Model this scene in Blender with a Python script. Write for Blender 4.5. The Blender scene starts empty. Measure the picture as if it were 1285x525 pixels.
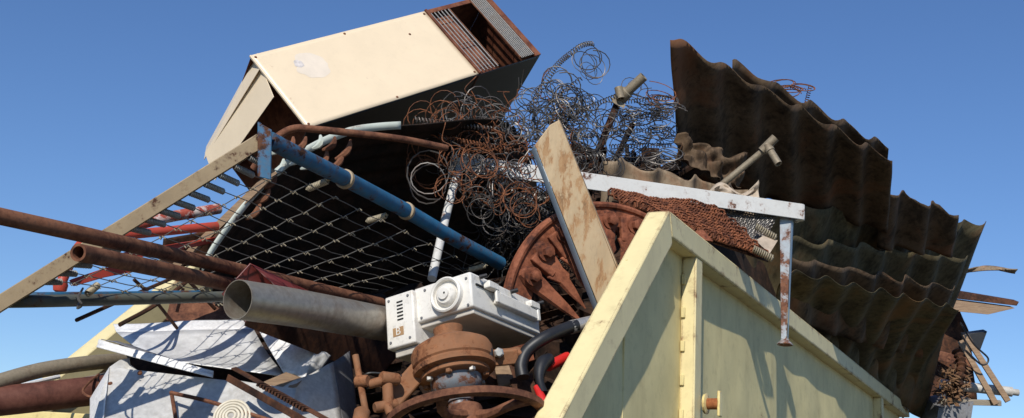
import bpy, bmesh, math, random
from mathutils import Vector, Matrix, noise
random.seed(11)
PI = math.pi
scene = bpy.context.scene
COL = scene.collection

# ------------------------------------------------------------------ camera
F, PIT, ROLL, CZ = 1500.0, 0.271, 0.058, 1.30
CR = Matrix.Rotation(PI/2 + PIT, 4, 'X') @ Matrix.Rotation(ROLL, 4, 'Z')
camd = bpy.data.cameras.new('camera'); cam = bpy.data.objects.new('camera', camd); COL.objects.link(cam)
cam.matrix_world = Matrix.Translation((0, 0, CZ)) @ CR
camd.sensor_width = 36; camd.lens = 36*F/1285; camd.clip_end = 5000; camd.clip_start = 0.05
scene.camera = cam
CAM = Vector((0, 0, CZ)); R3 = CR.to_3x3()

# ------------------------------------------------------------------ light
SUN_EL, SUN_AZ = math.radians(36), math.radians(11.5)       # azimuth: to the left of straight behind the camera
sdir = Vector((-math.sin(SUN_AZ)*math.cos(SUN_EL), -math.cos(SUN_AZ)*math.cos(SUN_EL), math.sin(SUN_EL)))
world = bpy.data.worlds.new('World'); scene.world = world; world.use_nodes = True
wn = world.node_tree; wn.nodes.clear()
wo = wn.nodes.new('ShaderNodeOutputWorld'); bg = wn.nodes.new('ShaderNodeBackground'); sk = wn.nodes.new('ShaderNodeTexSky')
sk.sky_type = 'NISHITA'; sk.sun_disc = False; sk.sun_elevation = SUN_EL
sk.sun_rotation = math.atan2(sdir.x, sdir.y)
sk.altitude = 0; sk.air_density = 1.0; sk.dust_density = 0.0; sk.ozone_density = 5.0
bg.inputs['Strength'].default_value = 0.1
hs = wn.nodes.new('ShaderNodeHueSaturation'); hs.inputs['Hue'].default_value = 0.507; hs.inputs['Saturation'].default_value = 1.1; hs.inputs['Value'].default_value = 1.18
wn.links.new(sk.outputs[0], hs.inputs['Color']); wn.links.new(hs.outputs[0], bg.inputs[0]); wn.links.new(bg.outputs[0], wo.inputs[0])
sund = bpy.data.lights.new('sun', 'SUN'); sund.energy = 4.5; sund.angle = math.radians(0.5); sund.color = (1, 0.95, 0.86)
sun = bpy.data.objects.new('sun', sund); COL.objects.link(sun); sun.location = (-3, -8, 12)
sun.rotation_euler = sdir.to_track_quat('Z', 'Y').to_euler()
vs = scene.view_settings; vs.view_transform = 'Standard'; vs.look = 'None'; vs.exposure = 0; vs.gamma = 1; vs.use_curve_mapping = False
scene.render.engine = 'CYCLES'

# ------------------------------------------------------------------ pixel / camera-space helpers
def P(x, y, Y):
    """point on the ray of photo pixel (x,y) at forward distance Y"""
    d = R3 @ Vector(((x-642.5)/F, -(y-262.5)/F, -1.0))
    return CAM + d*(Y/d.y)
def PL(l): return [P(*q) for q in l]
def V(r, u, t):
    """camera-space direction (right, up, toward camera) in world space"""
    return R3 @ Vector((r, u, t))
def frame3(o, Y, va, vb, vc, qs):
    """three perpendicular edge vectors whose pictures are va, vb, vc (photo px) at point o"""
    (ax, ay), (bx, by), (cx, cy) = va, vb, vc
    # A*ax*ay + B*bx*by + C*cx*cy = 0 ; A(ax2-ay2)+B(...)+C(...) = 0
    p1, p2, p3 = ax*ay, bx*by, cx*cy
    r1, r2, r3 = ax*ax-ay*ay, bx*bx-by*by, cx*cx-cy*cy
    k = Vector((p1, p2, p3)).cross(Vector((r1, r2, r3)))
    if k.x < 0: k = -k
    A, B, C = [max(t, 1e-9) for t in k]
    s2 = A*ax*ax + B*bx*bx + C*cx*cx
    d = (P(o[0], o[1], Y) - CAM).dot(-(R3 @ Vector((0, 0, 1))))
    spx = F/d
    out = []
    for (vx, vy), w, q in zip((va, vb, vc), (A, B, C), qs):
        l = math.sqrt(s2/w)/spx
        px, py = vx/(l*spx), vy/(l*spx)
        t = math.sqrt(max(0, 1-px*px-py*py))*q
        out.append(V(px, -py, t)*l)
    return out

# ------------------------------------------------------------------ mesh builder
class MB:
    def __init__(s): s.v = []; s.f = []
    def add(s, vs, fs):
        b = len(s.v); s.v += [Vector(p) for p in vs]; s.f += [tuple(b+i for i in f) for f in fs]; return s
    def box(s, o, a, b, c):
        o, a, b, c = map(Vector, (o, a, b, c))
        vs = [o, o+a, o+a+b, o+b, o+c, o+a+c, o+a+b+c, o+b+c]
        fs = [(0,3,2,1),(4,5,6,7),(0,1,5,4),(1,2,6,5),(2,3,7,6),(3,0,4,7)]
        if a.cross(b).dot(c) < 0: fs = [tuple(reversed(f)) for f in fs]
        return s.add(vs, fs)
    def cbox(s, c, a, b, d):
        c, a, b, d = map(Vector, (c, a, b, d)); return s.box(c-(a+b+d)/2, a, b, d)
    def bar(s, p, q, up, w, h):
        """box section from p to q; w along side, h along up"""
        p, q = Vector(p), Vector(q); t = (q-p).normalized(); sd = t.cross(Vector(up)).normalized(); u = sd.cross(t).normalized()
        return s.box(p-sd*w/2-u*h/2, sd*w, u*h, q-p)
    def tube(s, pts, r, n=10, cap=True, inner=None, closed=False):
        pts = [Vector(p) for p in pts]; m = len(pts)
        rr = r if isinstance(r, (list, tuple)) else [r]*m
        rings = []; nrm = None
        for i, p in enumerate(pts):
            if closed: t = pts[(i+1) % m]-pts[i-1]
            else: t = pts[min(i+1, m-1)]-pts[max(i-1, 0)]
            t.normalize()
            if nrm is None:
                a = Vector((0, 0, 1)) if abs(t.z) < .9 else Vector((1, 0, 0))
                nrm = t.cross(a).normalized()
            else:
                nrm = (nrm - t*nrm.dot(t))
                if nrm.length < 1e-6: nrm = t.orthogonal()
                nrm.normalize()
            bn = t.cross(nrm)
            rings.append((p, nrm.copy(), bn))
        def ringset(rad):
            return [[p+(nv*math.cos(2*PI*k/n)+bv*math.sin(2*PI*k/n))*rad(i) for k in range(n)] for i, (p, nv, bv) in enumerate(rings)]
        O = ringset(lambda i: rr[i]); vs = [p for ring in O for p in ring]; fs = []
        mm = m if closed else m-1
        for i in range(mm):
            j = (i+1) % m
            for k in range(n):
                l = (k+1) % n
                fs.append((i*n+k, i*n+l, j*n+l, j*n+k))
        if inner and not closed:
            I = ringset(lambda i: rr[i]-inner); b = len(vs); vs += [p for ring in I for p in ring]
            for i in range(m-1):
                for k in range(n):
                    l = (k+1) % n
                    fs.append((b+i*n+l, b+i*n+k, b+(i+1)*n+k, b+(i+1)*n+l))
            for k in range(n):
                l = (k+1) % n; e = (m-1)*n
                fs.append((l, k, b+k, b+l)); fs.append((e+k, e+l, b+e+l, b+e+k))
        elif cap and not closed:
            fs.append(tuple(range(n-1, -1, -1))); fs.append(tuple((m-1)*n+k for k in range(n)))
        return s.add(vs, fs)
    def lathe(s, o, axis, prof, n=32, ref=None):
        o = Vector(o); ax = Vector(axis).normalized(); e1 = (Vector(ref) - ax*Vector(ref).dot(ax)).normalized() if ref else ax.orthogonal().normalized(); e2 = ax.cross(e1)
        vs = []; fs = []
        for r, h in prof:
            for k in range(n):
                a = 2*PI*k/n; vs.append(o+ax*h+(e1*math.cos(a)+e2*math.sin(a))*max(r, 1e-4))
        for i in range(len(prof)-1):
            for k in range(n):
                l = (k+1) % n; fs.append((i*n+k, i*n+l, (i+1)*n+l, (i+1)*n+k))
        fs.append(tuple(range(n-1, -1, -1))); m = (len(prof)-1)*n; fs.append(tuple(m+k for k in range(n)))
        return s.add(vs, fs)
    def plate(s, pts, th):
        """outline (3D points) extruded by vector th"""
        pts = [Vector(p) for p in pts]; th = Vector(th); n = len(pts)
        vs = pts + [p+th for p in pts]
        fs = [tuple(range(n)), tuple(range(2*n-1, n-1, -1))] + [((i+1) % n, i, n+i, n+(i+1) % n) for i in range(n)]
        return s.add(vs, fs)
    def grid(s, fn, nu, nv):
        vs = [fn(i/nu, j/nv) for j in range(nv+1) for i in range(nu+1)]
        fs = [(j*(nu+1)+i, j*(nu+1)+i+1, (j+1)*(nu+1)+i+1, (j+1)*(nu+1)+i) for j in range(nv) for i in range(nu)]
        return s.add(vs, fs)

def lerp(a, b, t): return a+(b-a)*t
def bil(c, u, v):   # c: 4 corners tl, tr, br, bl
    return c[0].lerp(c[1], u).lerp(c[3].lerp(c[2], u), v)
def smooth(pts, k=6):
    """Catmull-Rom through points"""
    pts = [Vector(p) for p in pts]; q = [pts[0]*2-pts[1]] + pts + [pts[-1]*2-pts[-2]]; out = []
    for i in range(1, len(q)-2):
        for j in range(k):
            t = j/k; a, b, c, d = q[i-1], q[i], q[i+1], q[i+2]
            out.append(.5*((2*b)+(c-a)*t+(2*a-5*b+4*c-d)*t*t+(3*b-a-3*c+d)*t**3))
    out.append(pts[-1]); return out

ROOTS = []
def mesh_of(mb, mat, name, ang=38, tri=False):
    me = bpy.data.meshes.new(name); me.from_pydata([tuple(v) for v in mb.v], [], mb.f); me.validate()
    bm = bmesh.new(); bm.from_mesh(me)
    bmesh.ops.recalc_face_normals(bm, faces=bm.faces)
    if tri: bmesh.ops.triangulate(bm, faces=bm.faces)
    bm.to_mesh(me); bm.free()
    me.polygons.foreach_set('use_smooth', [True]*len(me.polygons)); me.set_sharp_from_angle(angle=math.radians(ang))
    me.materials.append(mat); return me
def obj(name, mb, mat, parent=None, bevel=0, solid=0, ang=38, label=None, cat=None, group=None, kind=None):
    o = bpy.data.objects.new(name, mesh_of(mb, mat, name, ang)); COL.objects.link(o)
    if parent is not None: o.parent = parent
    else: ROOTS.append(o)
    if solid:
        m = o.modifiers.new('thickness', 'SOLIDIFY'); m.thickness = solid; m.offset = 0
    if bevel:
        m = o.modifiers.new('bevel', 'BEVEL'); m.width = bevel; m.segments = 2; m.limit_method = 'ANGLE'; m.angle_limit = math.radians(40)
    if label: o['label'] = label
    if cat: o['category'] = cat
    if group: o['group'] = group
    if kind: o['kind'] = kind
    return o
def inst(name, me, M, parent):
    o = bpy.data.objects.new(name, me); COL.objects.link(o); o.parent = parent; o.matrix_local = M; o['_inst'] = 1; return o
def thing(name, label, cat, group=None):
    o = bpy.data.objects.new(name, None); COL.objects.link(o); o.empty_display_size = .1
    o['label'] = label; o['category'] = cat
    if group: o['group'] = group
    ROOTS.append(o); return o
def settle():
    """move every thing's origin to its base"""
    bpy.context.view_layer.update()
    for r in ROOTS:
        pts = []; objs = [r] + list(r.children_recursive)
        for o in objs:
            if o.type == 'MESH': pts += [o.matrix_world @ Vector(c) for c in o.bound_box]
        if not pts: continue
        c = Vector((sum(p.x for p in pts)/len(pts), sum(p.y for p in pts)/len(pts), min(p.z for p in pts)))
        for o in objs:
            if o.type != 'MESH': continue
            if o.get('_inst'):
                if o.parent == r: o.matrix_local = Matrix.Translation(-c) @ o.matrix_local
            else: o.data.transform(Matrix.Translation(-c))
        r.location = c
        for o in objs:
            if '_inst' in o: del o['_inst']

# ------------------------------------------------------------------ materials
def mat_new(name):
    m = bpy.data.materials.new(name); m.use_nodes = True; nt = m.node_tree
    b = nt.nodes['Principled BSDF']; return m, nt, b
def N(nt, t, **kw):
    n = nt.nodes.new(t)
    for k, v in kw.items(): setattr(n, k, v)
    return n
def noise_tex(nt, co, scale, detail=6, rough=.6, dist=0):
    n = N(nt, 'ShaderNodeTexNoise'); n.inputs['Scale'].default_value = scale; n.inputs['Detail'].default_value = detail
    n.inputs['Roughness'].default_value = rough; n.inputs['Distortion'].default_value = dist
    nt.links.new(co, n.inputs['Vector']); return n.outputs['Fac']
def ramp(nt, fac, stops, interp='LINEAR'):
    r = N(nt, 'ShaderNodeValToRGB'); cr = r.color_ramp; cr.interpolation = interp
    while len(cr.elements) > 1: cr.elements.remove(cr.elements[-1])
    cr.elements[0].position = stops[0][0]; cr.elements[0].color = stops[0][1]
    for p, c in stops[1:]:
        e = cr.elements.new(p); e.color = c
    nt.links.new(fac, r.inputs[0]); return r.outputs[0]
def c4(c): return (c[0], c[1], c[2], 1)
def g4(v): return (v, v, v, 1)
def mix(nt, fac, a, b):
    m = N(nt, 'ShaderNodeMix', data_type='RGBA')
    for i, x in ((0, fac), (6, a), (7, b)):
        if hasattr(x, 'links') or hasattr(x, 'is_linked'): nt.links.new(x, m.inputs[i])
        elif i == 0: m.inputs[0].default_value = x
        else: m.inputs[i].default_value = c4(x)
    return m.outputs[2]
def mth(nt, op, a, b=0.0):
    m = N(nt, 'ShaderNodeMath', operation=op)
    for i, x in enumerate((a, b)):
        if hasattr(x, 'is_linked'): nt.links.new(x, m.inputs[i])
        else: m.inputs[i].default_value = x
    return m.outputs[0]
def coords(nt, stretch=(1, 1, 1)):
    t = N(nt, 'ShaderNodeTexCoord'); mp = N(nt, 'ShaderNodeMapping'); mp.inputs['Scale'].default_value = stretch
    nt.links.new(t.outputs['Object'], mp.inputs['Vector']); return mp.outputs[0]
def bump(nt, b, h, st, dist=.004):
    bp = N(nt, 'ShaderNodeBump'); bp.inputs['Strength'].default_value = st; bp.inputs['Distance'].default_value = dist
    nt.links.new(h, bp.inputs['Height']); nt.links.new(bp.outputs[0], b.inputs['Normal'])
def rust_color(nt, co, scale, cols):
    n1 = noise_tex(nt, co, scale, 8, .68, .3)
    n2 = noise_tex(nt, co, scale*7, 5, .7)
    f = mth(nt, 'ADD', mth(nt, 'MULTIPLY', n1, .7), mth(nt, 'MULTIPLY', n2, .3))
    return ramp(nt, f, [(.36, c4(cols[0])), (.47, c4(cols[1])), (.58, c4(cols[2])), (.68, c4([x*.55+.02 for x in cols[1]]))]), f
RUSTC = ((.030, .014, .010), (.115, .046, .026), (.21, .090, .048))
RUSTD = ((.012, .007, .005), (.045, .020, .012), (.11, .045, .022))
RUSTO = ((.07, .022, .010), (.26, .075, .024), (.40, .14, .045))
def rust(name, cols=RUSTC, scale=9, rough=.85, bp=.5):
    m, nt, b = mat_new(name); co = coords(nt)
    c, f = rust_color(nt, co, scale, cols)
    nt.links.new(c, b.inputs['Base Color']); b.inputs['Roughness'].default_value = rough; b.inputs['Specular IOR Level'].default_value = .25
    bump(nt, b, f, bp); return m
def paint(name, col, amount=.3, scale=8, cols=RUSTC, rough=.42, edge=0, var=.12, grime=.25, spec=.4, under=None, stretch=(1,1,1), streak=0):
    """paint with chips of rust; amount 0..1"""
    m, nt, b = mat_new(name); co = coords(nt, stretch)
    rc, f = rust_color(nt, co, scale*1.6, cols)
    n = noise_tex(nt, co, scale, 10, .72, .2)
    n0 = noise_tex(nt, co, scale*.22, 3, .5)
    q = mth(nt, 'ADD', mth(nt, 'MULTIPLY', n, .75), mth(nt, 'MULTIPLY', n0, .25))
    if edge:
        bv = N(nt, 'ShaderNodeBevel'); bv.samples = 6; bv.inputs['Radius'].default_value = edge
        ge = N(nt, 'ShaderNodeNewGeometry'); dt = N(nt, 'ShaderNodeVectorMath', operation='DOT_PRODUCT')
        nt.links.new(bv.outputs[0], dt.inputs[0]); nt.links.new(ge.outputs['Normal'], dt.inputs[1])
        e = mth(nt, 'SUBTRACT', 1.0, dt.outputs['Value'])
        q = mth(nt, 'ADD', q, mth(nt, 'MULTIPLY', mth(nt, 'MINIMUM', e, .3), .85))
    th = .70 - amount*.38
    mask = ramp(nt, q, [(th, g4(0)), (min(.99, th+.035), g4(1))])
    v = noise_tex(nt, co, scale*.6, 4, .6)
    lo = [x*(1-var) for x in col]; hi = [min(1, x*(1+var)) for x in col]
    pc = ramp(nt, v, [(.3, c4(lo)), (.7, c4(hi))])
    gn = ramp(nt, noise_tex(nt, co, scale*2.3, 9, .75), [(.52, g4(0)), (.85, g4(grime))])
    pc = mix(nt, gn, pc, under or (.13, .10, .075))
    if streak:
        sn_ = noise_tex(nt, coords(nt, (4, 4, .6)), 1.6, 8, .7); pc = mix(nt, ramp(nt, sn_, [(.54, g4(0)), (.74, g4(streak))]), pc, (.20, .12, .05))
        sc_ = noise_tex(nt, coords(nt, (1.5, 1.5, 26)), 3, 3, .8); pc = mix(nt, ramp(nt, sc_, [(.70, g4(0)), (.73, g4(streak*.7))]), pc, (.30, .26, .18))
    # thin stained halo around the chips
    halo = ramp(nt, q, [(th-.05, g4(0)), (th, g4(.55))])
    pc = mix(nt, halo, pc, [x*.45+y*.55 for x, y in zip(col, cols[2])])
    c = mix(nt, mask, pc, rc)
    nt.links.new(c, b.inputs['Base Color'])
    r = mix(nt, mask, (rough,)*3, (.88,)*3); nt.links.new(r, b.inputs['Roughness'])
    b.inputs['Specular IOR Level'].default_value = spec
    h = mth(nt, 'SUBTRACT', mth(nt, 'MULTIPLY', f, .4), mth(nt, 'MULTIPLY', mask, .5)); bump(nt, b, h, .35, .003)
    return m
def metal(name, col, rough=.5, metallic=.6, stain=.3, scale=7, scol=(.16, .10, .06), stretch=(1,1,1)):
    m, nt, b = mat_new(name); co = coords(nt, stretch)
    n = noise_tex(nt, co, scale, 9, .7, .3); n2 = noise_tex(nt, co, scale*9, 3, .6)
    base = ramp(nt, n2, [(.3, c4([x*.82 for x in col])), (.7, c4([min(1, x*1.12) for x in col]))])
    c = mix(nt, ramp(nt, n, [(.48, g4(0)), (.78, g4(stain*2))]), base, scol)
    nt.links.new(c, b.inputs['Base Color']); b.inputs['Metallic'].default_value = metallic
    r = ramp(nt, n, [(.3, g4(rough-.08)), (.7, g4(min(1, rough+.2)))]); nt.links.new(r, b.inputs['Roughness'])
    bump(nt, b, n, .15, .003); return m
def corr_mat(name, cols, stretch=(1, 1, 1)):
    m, nt, b = mat_new(name); co = coords(nt, stretch)
    c, f = rust_color(nt, co, 4.5, cols)
    streak = noise_tex(nt, coords(nt, (6, 6, .5)), 3, 6, .6)
    c = mix(nt, ramp(nt, streak, [(.42, g4(0)), (.75, g4(.7))]), c, [x*1.6+.01 for x in cols[2]])
    big = noise_tex(nt, co, 1.7, 5, .6, .8); c = mix(nt, ramp(nt, big, [(.5, g4(0)), (.66, g4(.75))]), c, [cols[2][0]*1.9, cols[2][1]*1.25, cols[2][2]*1.0])
    dk = noise_tex(nt, coords(nt, (9, 9, .6)), 2, 5, .7); c = mix(nt, ramp(nt, dk, [(.55, g4(0)), (.7, g4(.7))]), c, cols[0])
    nt.links.new(c, b.inputs['Base Color']); b.inputs['Roughness'].default_value = .8; b.inputs['Specular IOR Level'].default_value = .2
    bump(nt, b, f, .4, .004); return m
def wood(name, c1, c2, stretch=(3, 3, 30)):
    m, nt, b = mat_new(name); co = coords(nt, stretch)
    n = noise_tex(nt, co, 3, 8, .7, .6)
    nt.links.new(ramp(nt, n, [(.3, c4(c1)), (.7, c4(c2))]), b.inputs['Base Color']); b.inputs['Roughness'].default_value = .85
    bump(nt, b, n, .5, .004); return m
def plain(name, col, rough=.5, metallic=0, var=.2, scale=14, bp=.15, spec=.5):
    m, nt, b = mat_new(name); co = coords(nt); n = noise_tex(nt, co, scale, 7, .65)
    nt.links.new(ramp(nt, n, [(.3, c4([x*(1-var) for x in col])), (.7, c4([min(1, x*(1+var)) for x in col]))]), b.inputs['Base Color'])
    b.inputs['Roughness'].default_value = rough; b.inputs['Metallic'].default_value = metallic; b.inputs['Specular IOR Level'].default_value = spec
    bump(nt, b, n, bp, .003); return m

M_RUST = rust('rust'); M_RUSTD = rust('dark rust', RUSTD, 7); M_RUSTO = rust('orange rust', RUSTO, 10); M_RUSTF = paint('cast iron rust', (.23, .105, .05), .50, 10, cols=((.05,.022,.014),(.19,.075,.034),(.30,.13,.06)), rough=.75, var=.4, grime=.8, spec=.25, under=(.13,.105,.085))
M_RUSTTINE = rust('tine rust', ((.04,.016,.012),(.17,.055,.028),(.30,.105,.055)), 8, .8, .6)
M_CHAIN = rust('chain rust', ((.03,.012,.008),(.12,.042,.022),(.26,.09,.04)), 22, .8, .3)
M_STRIP = corr_mat('torn strip', ((.02,.014,.009),(.06,.038,.023),(.13,.085,.05)))
M_YELLOW = paint('yellow skip paint', (.72, .615, .335), .24, 6, edge=.03, var=.07, grime=.32, rough=.5, spec=.25, under=(.22,.17,.08), streak=.12)
M_YELPAN = paint('yellow panel paint', (.70, .595, .30), .15, 5, var=.12, grime=.55, rough=.6, spec=.15, under=(.30,.25,.12), streak=.26)
M_YELRUST = paint('worn yellow paint', (.74, .60, .26), .42, 9, var=.08, grime=.4)
M_TAN = paint('tan rail paint', (.34, .255, .155), .34, 22, cols=RUSTD, var=.1, grime=.35, rough=.6)
M_BLUE = paint('blue bed paint', (.024, .115, .22), .44, 13, cols=RUSTD, var=.25, grime=.8, rough=.6, spec=.25, under=(.12,.085,.06))
M_BLUEL = paint('lower tube paint', (.10, .105, .085), .38, 9, cols=RUSTD, var=.3, grime=.6, rough=.6, under=(.02,.07,.16))
M_CREAM = paint('cream enamel', (.76, .62, .435), .05, 11, var=.03, grime=.10, rough=.35)
M_CREAM2 = paint('cream enamel worn', (.76, .62, .44), .12, 5, var=.05, grime=.2, rough=.4)
M_OVSHADE = plain('shaded oven face', (.012, .011, .010), .35, 0, .3)  # shade of the oven's downward face, put into the colour as near-black
M_BROWNEN = rust('oven rust', ((.05,.018,.012),(.12,.040,.022),(.22,.085,.045)), 6, .7, .3)
M_WHITEP = paint('white frame paint', (.58, .575, .55), .30, 16, var=.06, grime=.4, rough=.5, under=(.30,.24,.18))
M_LEG = paint('rusted leg paint', (.34, .38, .41), .60, 9, var=.1, grime=.5)
M_LEGD = paint('blue grey leg paint', (.30, .37, .42), .26, 9, var=.1, grime=.4)
M_GALV = metal('galvanised pipe', (.33, .30, .25), .42, .55, .6, 5, (.17, .095, .05))
M_GALV2 = metal('weathered tube', (.26, .215, .15), .6, .3, .5, 9, (.12, .07, .04))
M_GALVI = metal('pipe inside', (.16, .12, .085), .8, .1, .6, 8, (.08, .05, .03))
M_ALU = metal('aluminium sheet', (.68, .675, .66), .36, .3, .05, 3, (.36, .34, .32))
M_ALUB = metal('white coated sheet', (.74, .73, .72), .5, .1, .2, 9, (.42, .41, .40))
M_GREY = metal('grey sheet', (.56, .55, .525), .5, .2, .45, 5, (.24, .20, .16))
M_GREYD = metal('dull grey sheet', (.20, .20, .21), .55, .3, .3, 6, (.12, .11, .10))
M_CORR = corr_mat('dark corrugated', ((.022, .015, .010), (.060, .040, .025), (.115, .076, .046)))
M_CORR2 = corr_mat('olive corrugated', ((.024, .019, .010), (.060, .048, .025), (.105, .085, .045)))
M_CORRB = corr_mat('tan corrugated', ((.06, .04, .026), (.15, .105, .066), (.24, .18, .12)))
M_WHITE = paint('white plastic', (.72, .69, .63), .16, 12, var=.07, grime=.7, rough=.35, cols=((.2,.13,.08),(.3,.2,.12),(.35,.25,.16)))
M_WHITED = plain('dirty white plastic', (.50, .46, .40), .5, 0, .25, 6)
M_BLACK = plain('black rubber', (.012, .012, .013), .45, 0, .4, 20)
M_SLOT = plain('slot black', (.01, .01, .01), .8)
M_RED = paint('red paint', (.42, .055, .030), .22, 8, var=.15, grime=.3, rough=.5)
M_REDW = paint('red white paint', (.58, .50, .46), .62, 14, cols=((.20,.03,.02),(.30,.05,.03),(.36,.09,.06)), var=.1, grime=.3)
M_REDB = plain('bright red', (.55, .02, .015), .4, 0, .15)
M_MAROON = paint('maroon paint', (.10, .016, .014), .25, 9, cols=RUSTD, var=.2, grime=.4, rough=.4)
M_PALE = paint('pale green paint', (.50, .54, .48), .28, 8, var=.08, grime=.35)
M_PLANK = paint('beige channel', (.47, .35, .21), .50, 6, cols=((.20,.12,.06),(.34,.19,.09),(.42,.26,.13)), var=.12, grime=.5, rough=.6, stretch=(3,3,1))
M_WOOD = wood('weathered wood', (.16, .10, .06), (.34, .23, .14))
M_WOODG = wood('grey wood', (.20, .17, .13), (.38, .33, .26))
M_WIRER = rust('wire rust', ((.035,.016,.010),(.10,.04,.02),(.26,.095,.04)), 14, .7, .1)
M_WIREG = metal('wire grey', (.16, .15, .14), .45, .6, .5, 6, (.12, .06, .035))
M_WIRED = metal('wire dark', (.07, .065, .06), .5, .5, .4, 6, (.05, .025, .015))
M_WIREB = metal('bed wire', (.13, .125, .115), .5, .5, .3, 6, (.10, .07, .05))
M_SPRB = metal('bed spring', (.34, .33, .30), .55, .5, .4, 9, (.09, .06, .04))
M_SPRT = metal('tan spring', (.34, .29, .20), .6, .3, .3, 9, (.16, .11, .07))
M_STEEL = metal('bolt steel', (.50, .48, .44), .4, .7, .3, 12, (.25, .16, .10))
M_BLUEGR = paint('blue grey shaft', (.17, .19, .21), .5, 14, var=.2, grime=.4)
M_PVC = metal('pvc', (.50, .48, .44), .5, 0, .4, 6, (.26, .22, .18))
M_CREAMC = plain('cream coil', (.62, .56, .44), .6, 0, .2)
M_CLOTH = plain('dirty cardboard', (.42, .34, .26), .9, 0, .3, 12)
M_LEAF = plain('dead leaves', (.16, .085, .04), .9, 0, .5, 40)
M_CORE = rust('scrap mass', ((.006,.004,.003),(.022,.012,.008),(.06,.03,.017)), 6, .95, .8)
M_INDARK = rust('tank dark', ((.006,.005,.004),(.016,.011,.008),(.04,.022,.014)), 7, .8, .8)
M_PIN = rust('pin rust', ((.12,.04,.02),(.26,.085,.03),(.36,.14,.05)), 20)

# ------------------------------------------------------------------ ground
def ground_mat():
    m, nt, b = mat_new('yard ground'); co = coords(nt)
    n = noise_tex(nt, co, .9, 9, .7); n2 = noise_tex(nt, co, 30, 6, .7)
    c = mix(nt, n2, ramp(nt, n, [(.3, c4((.055, .05, .043))), (.7, c4((.10, .09, .075)))]), (.07, .063, .053))
    nt.links.new(c, b.inputs['Base Color']); b.inputs['Roughness'].default_value = .95; bump(nt, b, n2, .6, .01); return m
g = MB(); g.grid(lambda u, v: Vector(((u-.5)*3000, (v-.5)*3000, 0)), 8, 8)
obj('ground', g, ground_mat(), kind='structure')

# ------------------------------------------------------------------ the skip
AZ, WID, SL = 0.468, 2.60, 0.764
C0 = P(820, 265, 5.2); RIM = C0.z
Wv = Vector((math.sin(AZ), math.cos(AZ), 0)); NR = Vector((math.cos(AZ), -math.sin(AZ), 0)); Z = Vector((0, 0, 1))
def S(t, z, o): return C0 + Wv*t + Z*z + NR*o
LEN = 7.0; LT, LZ = -1.52*math.cos(SL), -1.52*math.sin(SL); FL = -RIM+.22
dS = Wv*math.cos(SL)+Z*math.sin(SL); pS = -Wv*math.sin(SL)+Z*math.cos(SL)     # along the slope, outward across it
skip = thing('scrap_skip', 'pale yellow open steel skip filled to overflowing with scrap metal', 'skip')
bw = .105                                                                      # box section
def wall(side):
    o0 = 0 if side > 0 else -WID; k = 1 if side > 0 else -1
    pan = [(0.0, -.02), (LEN, -.02), (LEN, FL), (-.55, FL), (LT, LZ-.05)]
    def pan_pt(u, v):
        z = lerp(-.02, FL, v); tl = z/math.tan(SL)+.03 if z > LZ else lerp(LT, -.55, (z-LZ)/(FL-LZ)); t = lerp(tl, LEN, u**1.6)
        d = .010*noise.noise(Vector((t*1.7, z*1.9, o0)))+.004*noise.noise(Vector((t*5, z*5, o0+7)))
        return S(t, z, o0-.008*k+d)
    w = MB(); w.grid(pan_pt, 90, 50); pw = obj('side_panel', w, M_YELPAN, skip, solid=.005)
    # slanted rail, top rail
    a, b_ = S(LT, LZ, o0), S(0, 0, o0)
    r = MB(); q = -pS*.115
    c = [a-dS*.0, b_+dS*.0]
    r.plate([S(LT, LZ, o0-.03*k), S(0, 0, o0-.03*k), S(0, 0, o0-.03*k)+Wv*.05-Z*.148, S(LT, LZ, o0-.03*k)+q-dS*.03], NR*(.108*k))
    obj('slanted_rail', r, M_YELLOW, skip, bevel=.008)
    r = MB(); r.plate([S(.006, -.001, o0-.03*k), S(LEN, -.001, o0-.03*k), S(LEN, -.115, o0-.03*k), S(.055, -.115, o0-.03*k), S(.05, -.148, o0-.03*k)][:4], NR*(.105*k))
    obj('top_rail', r, M_YELLOW, skip, bevel=.008)
    return o0, k
wall(1)
C0_, RIM_ = C0.copy(), RIM
C0 = C0 - Z*.09; LZ += .09; SL_ = SL; SL = math.atan2(-LZ, -LT); dS = Wv*math.cos(SL)+Z*math.sin(SL); pS = -Wv*math.sin(SL)+Z*math.cos(SL)
wall(-1)                                                                       # the far side sits a little lower
C0 = C0_; LZ -= .09; SL = SL_
# vertical stiffener, weld tabs, seam
def t_at(px, py, o):
    d = (P(px, py, 5)-CAM); base = C0+NR*o
    k = (base-CAM).dot(NR)/d.dot(NR); return (CAM+d*k-base).dot(Wv)
ts = t_at(874, 335, .07)
st = MB(); st.box(S(ts, -.116, -.004), Wv*.10, NR*.074, Z*(FL+.116)); obj('stiffener', st, M_YELLOW, skip, bevel=.006)
for i in range(6):
    z = -.2-.16*i; tb = MB(); tb.box(S(ts-.012, z, 0), Wv*.012, NR*.02, Z*-.05); obj('weld_tab', tb, M_YELPAN, skip, bevel=.003)
st2 = MB(); st2.box(S(5.6, -.116, -.004), Wv*.10, NR*.074, Z*(FL+.116)); obj('stiffener', st2, M_YELLOW, skip, bevel=.006)
tw = t_at(783, 440, 0); sm = MB(); sm.tube([S(tw, -.30, .0), S(tw, -1.6, .0)], .005, 6); obj('weld_seam', sm, M_YELPAN, skip)
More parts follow.
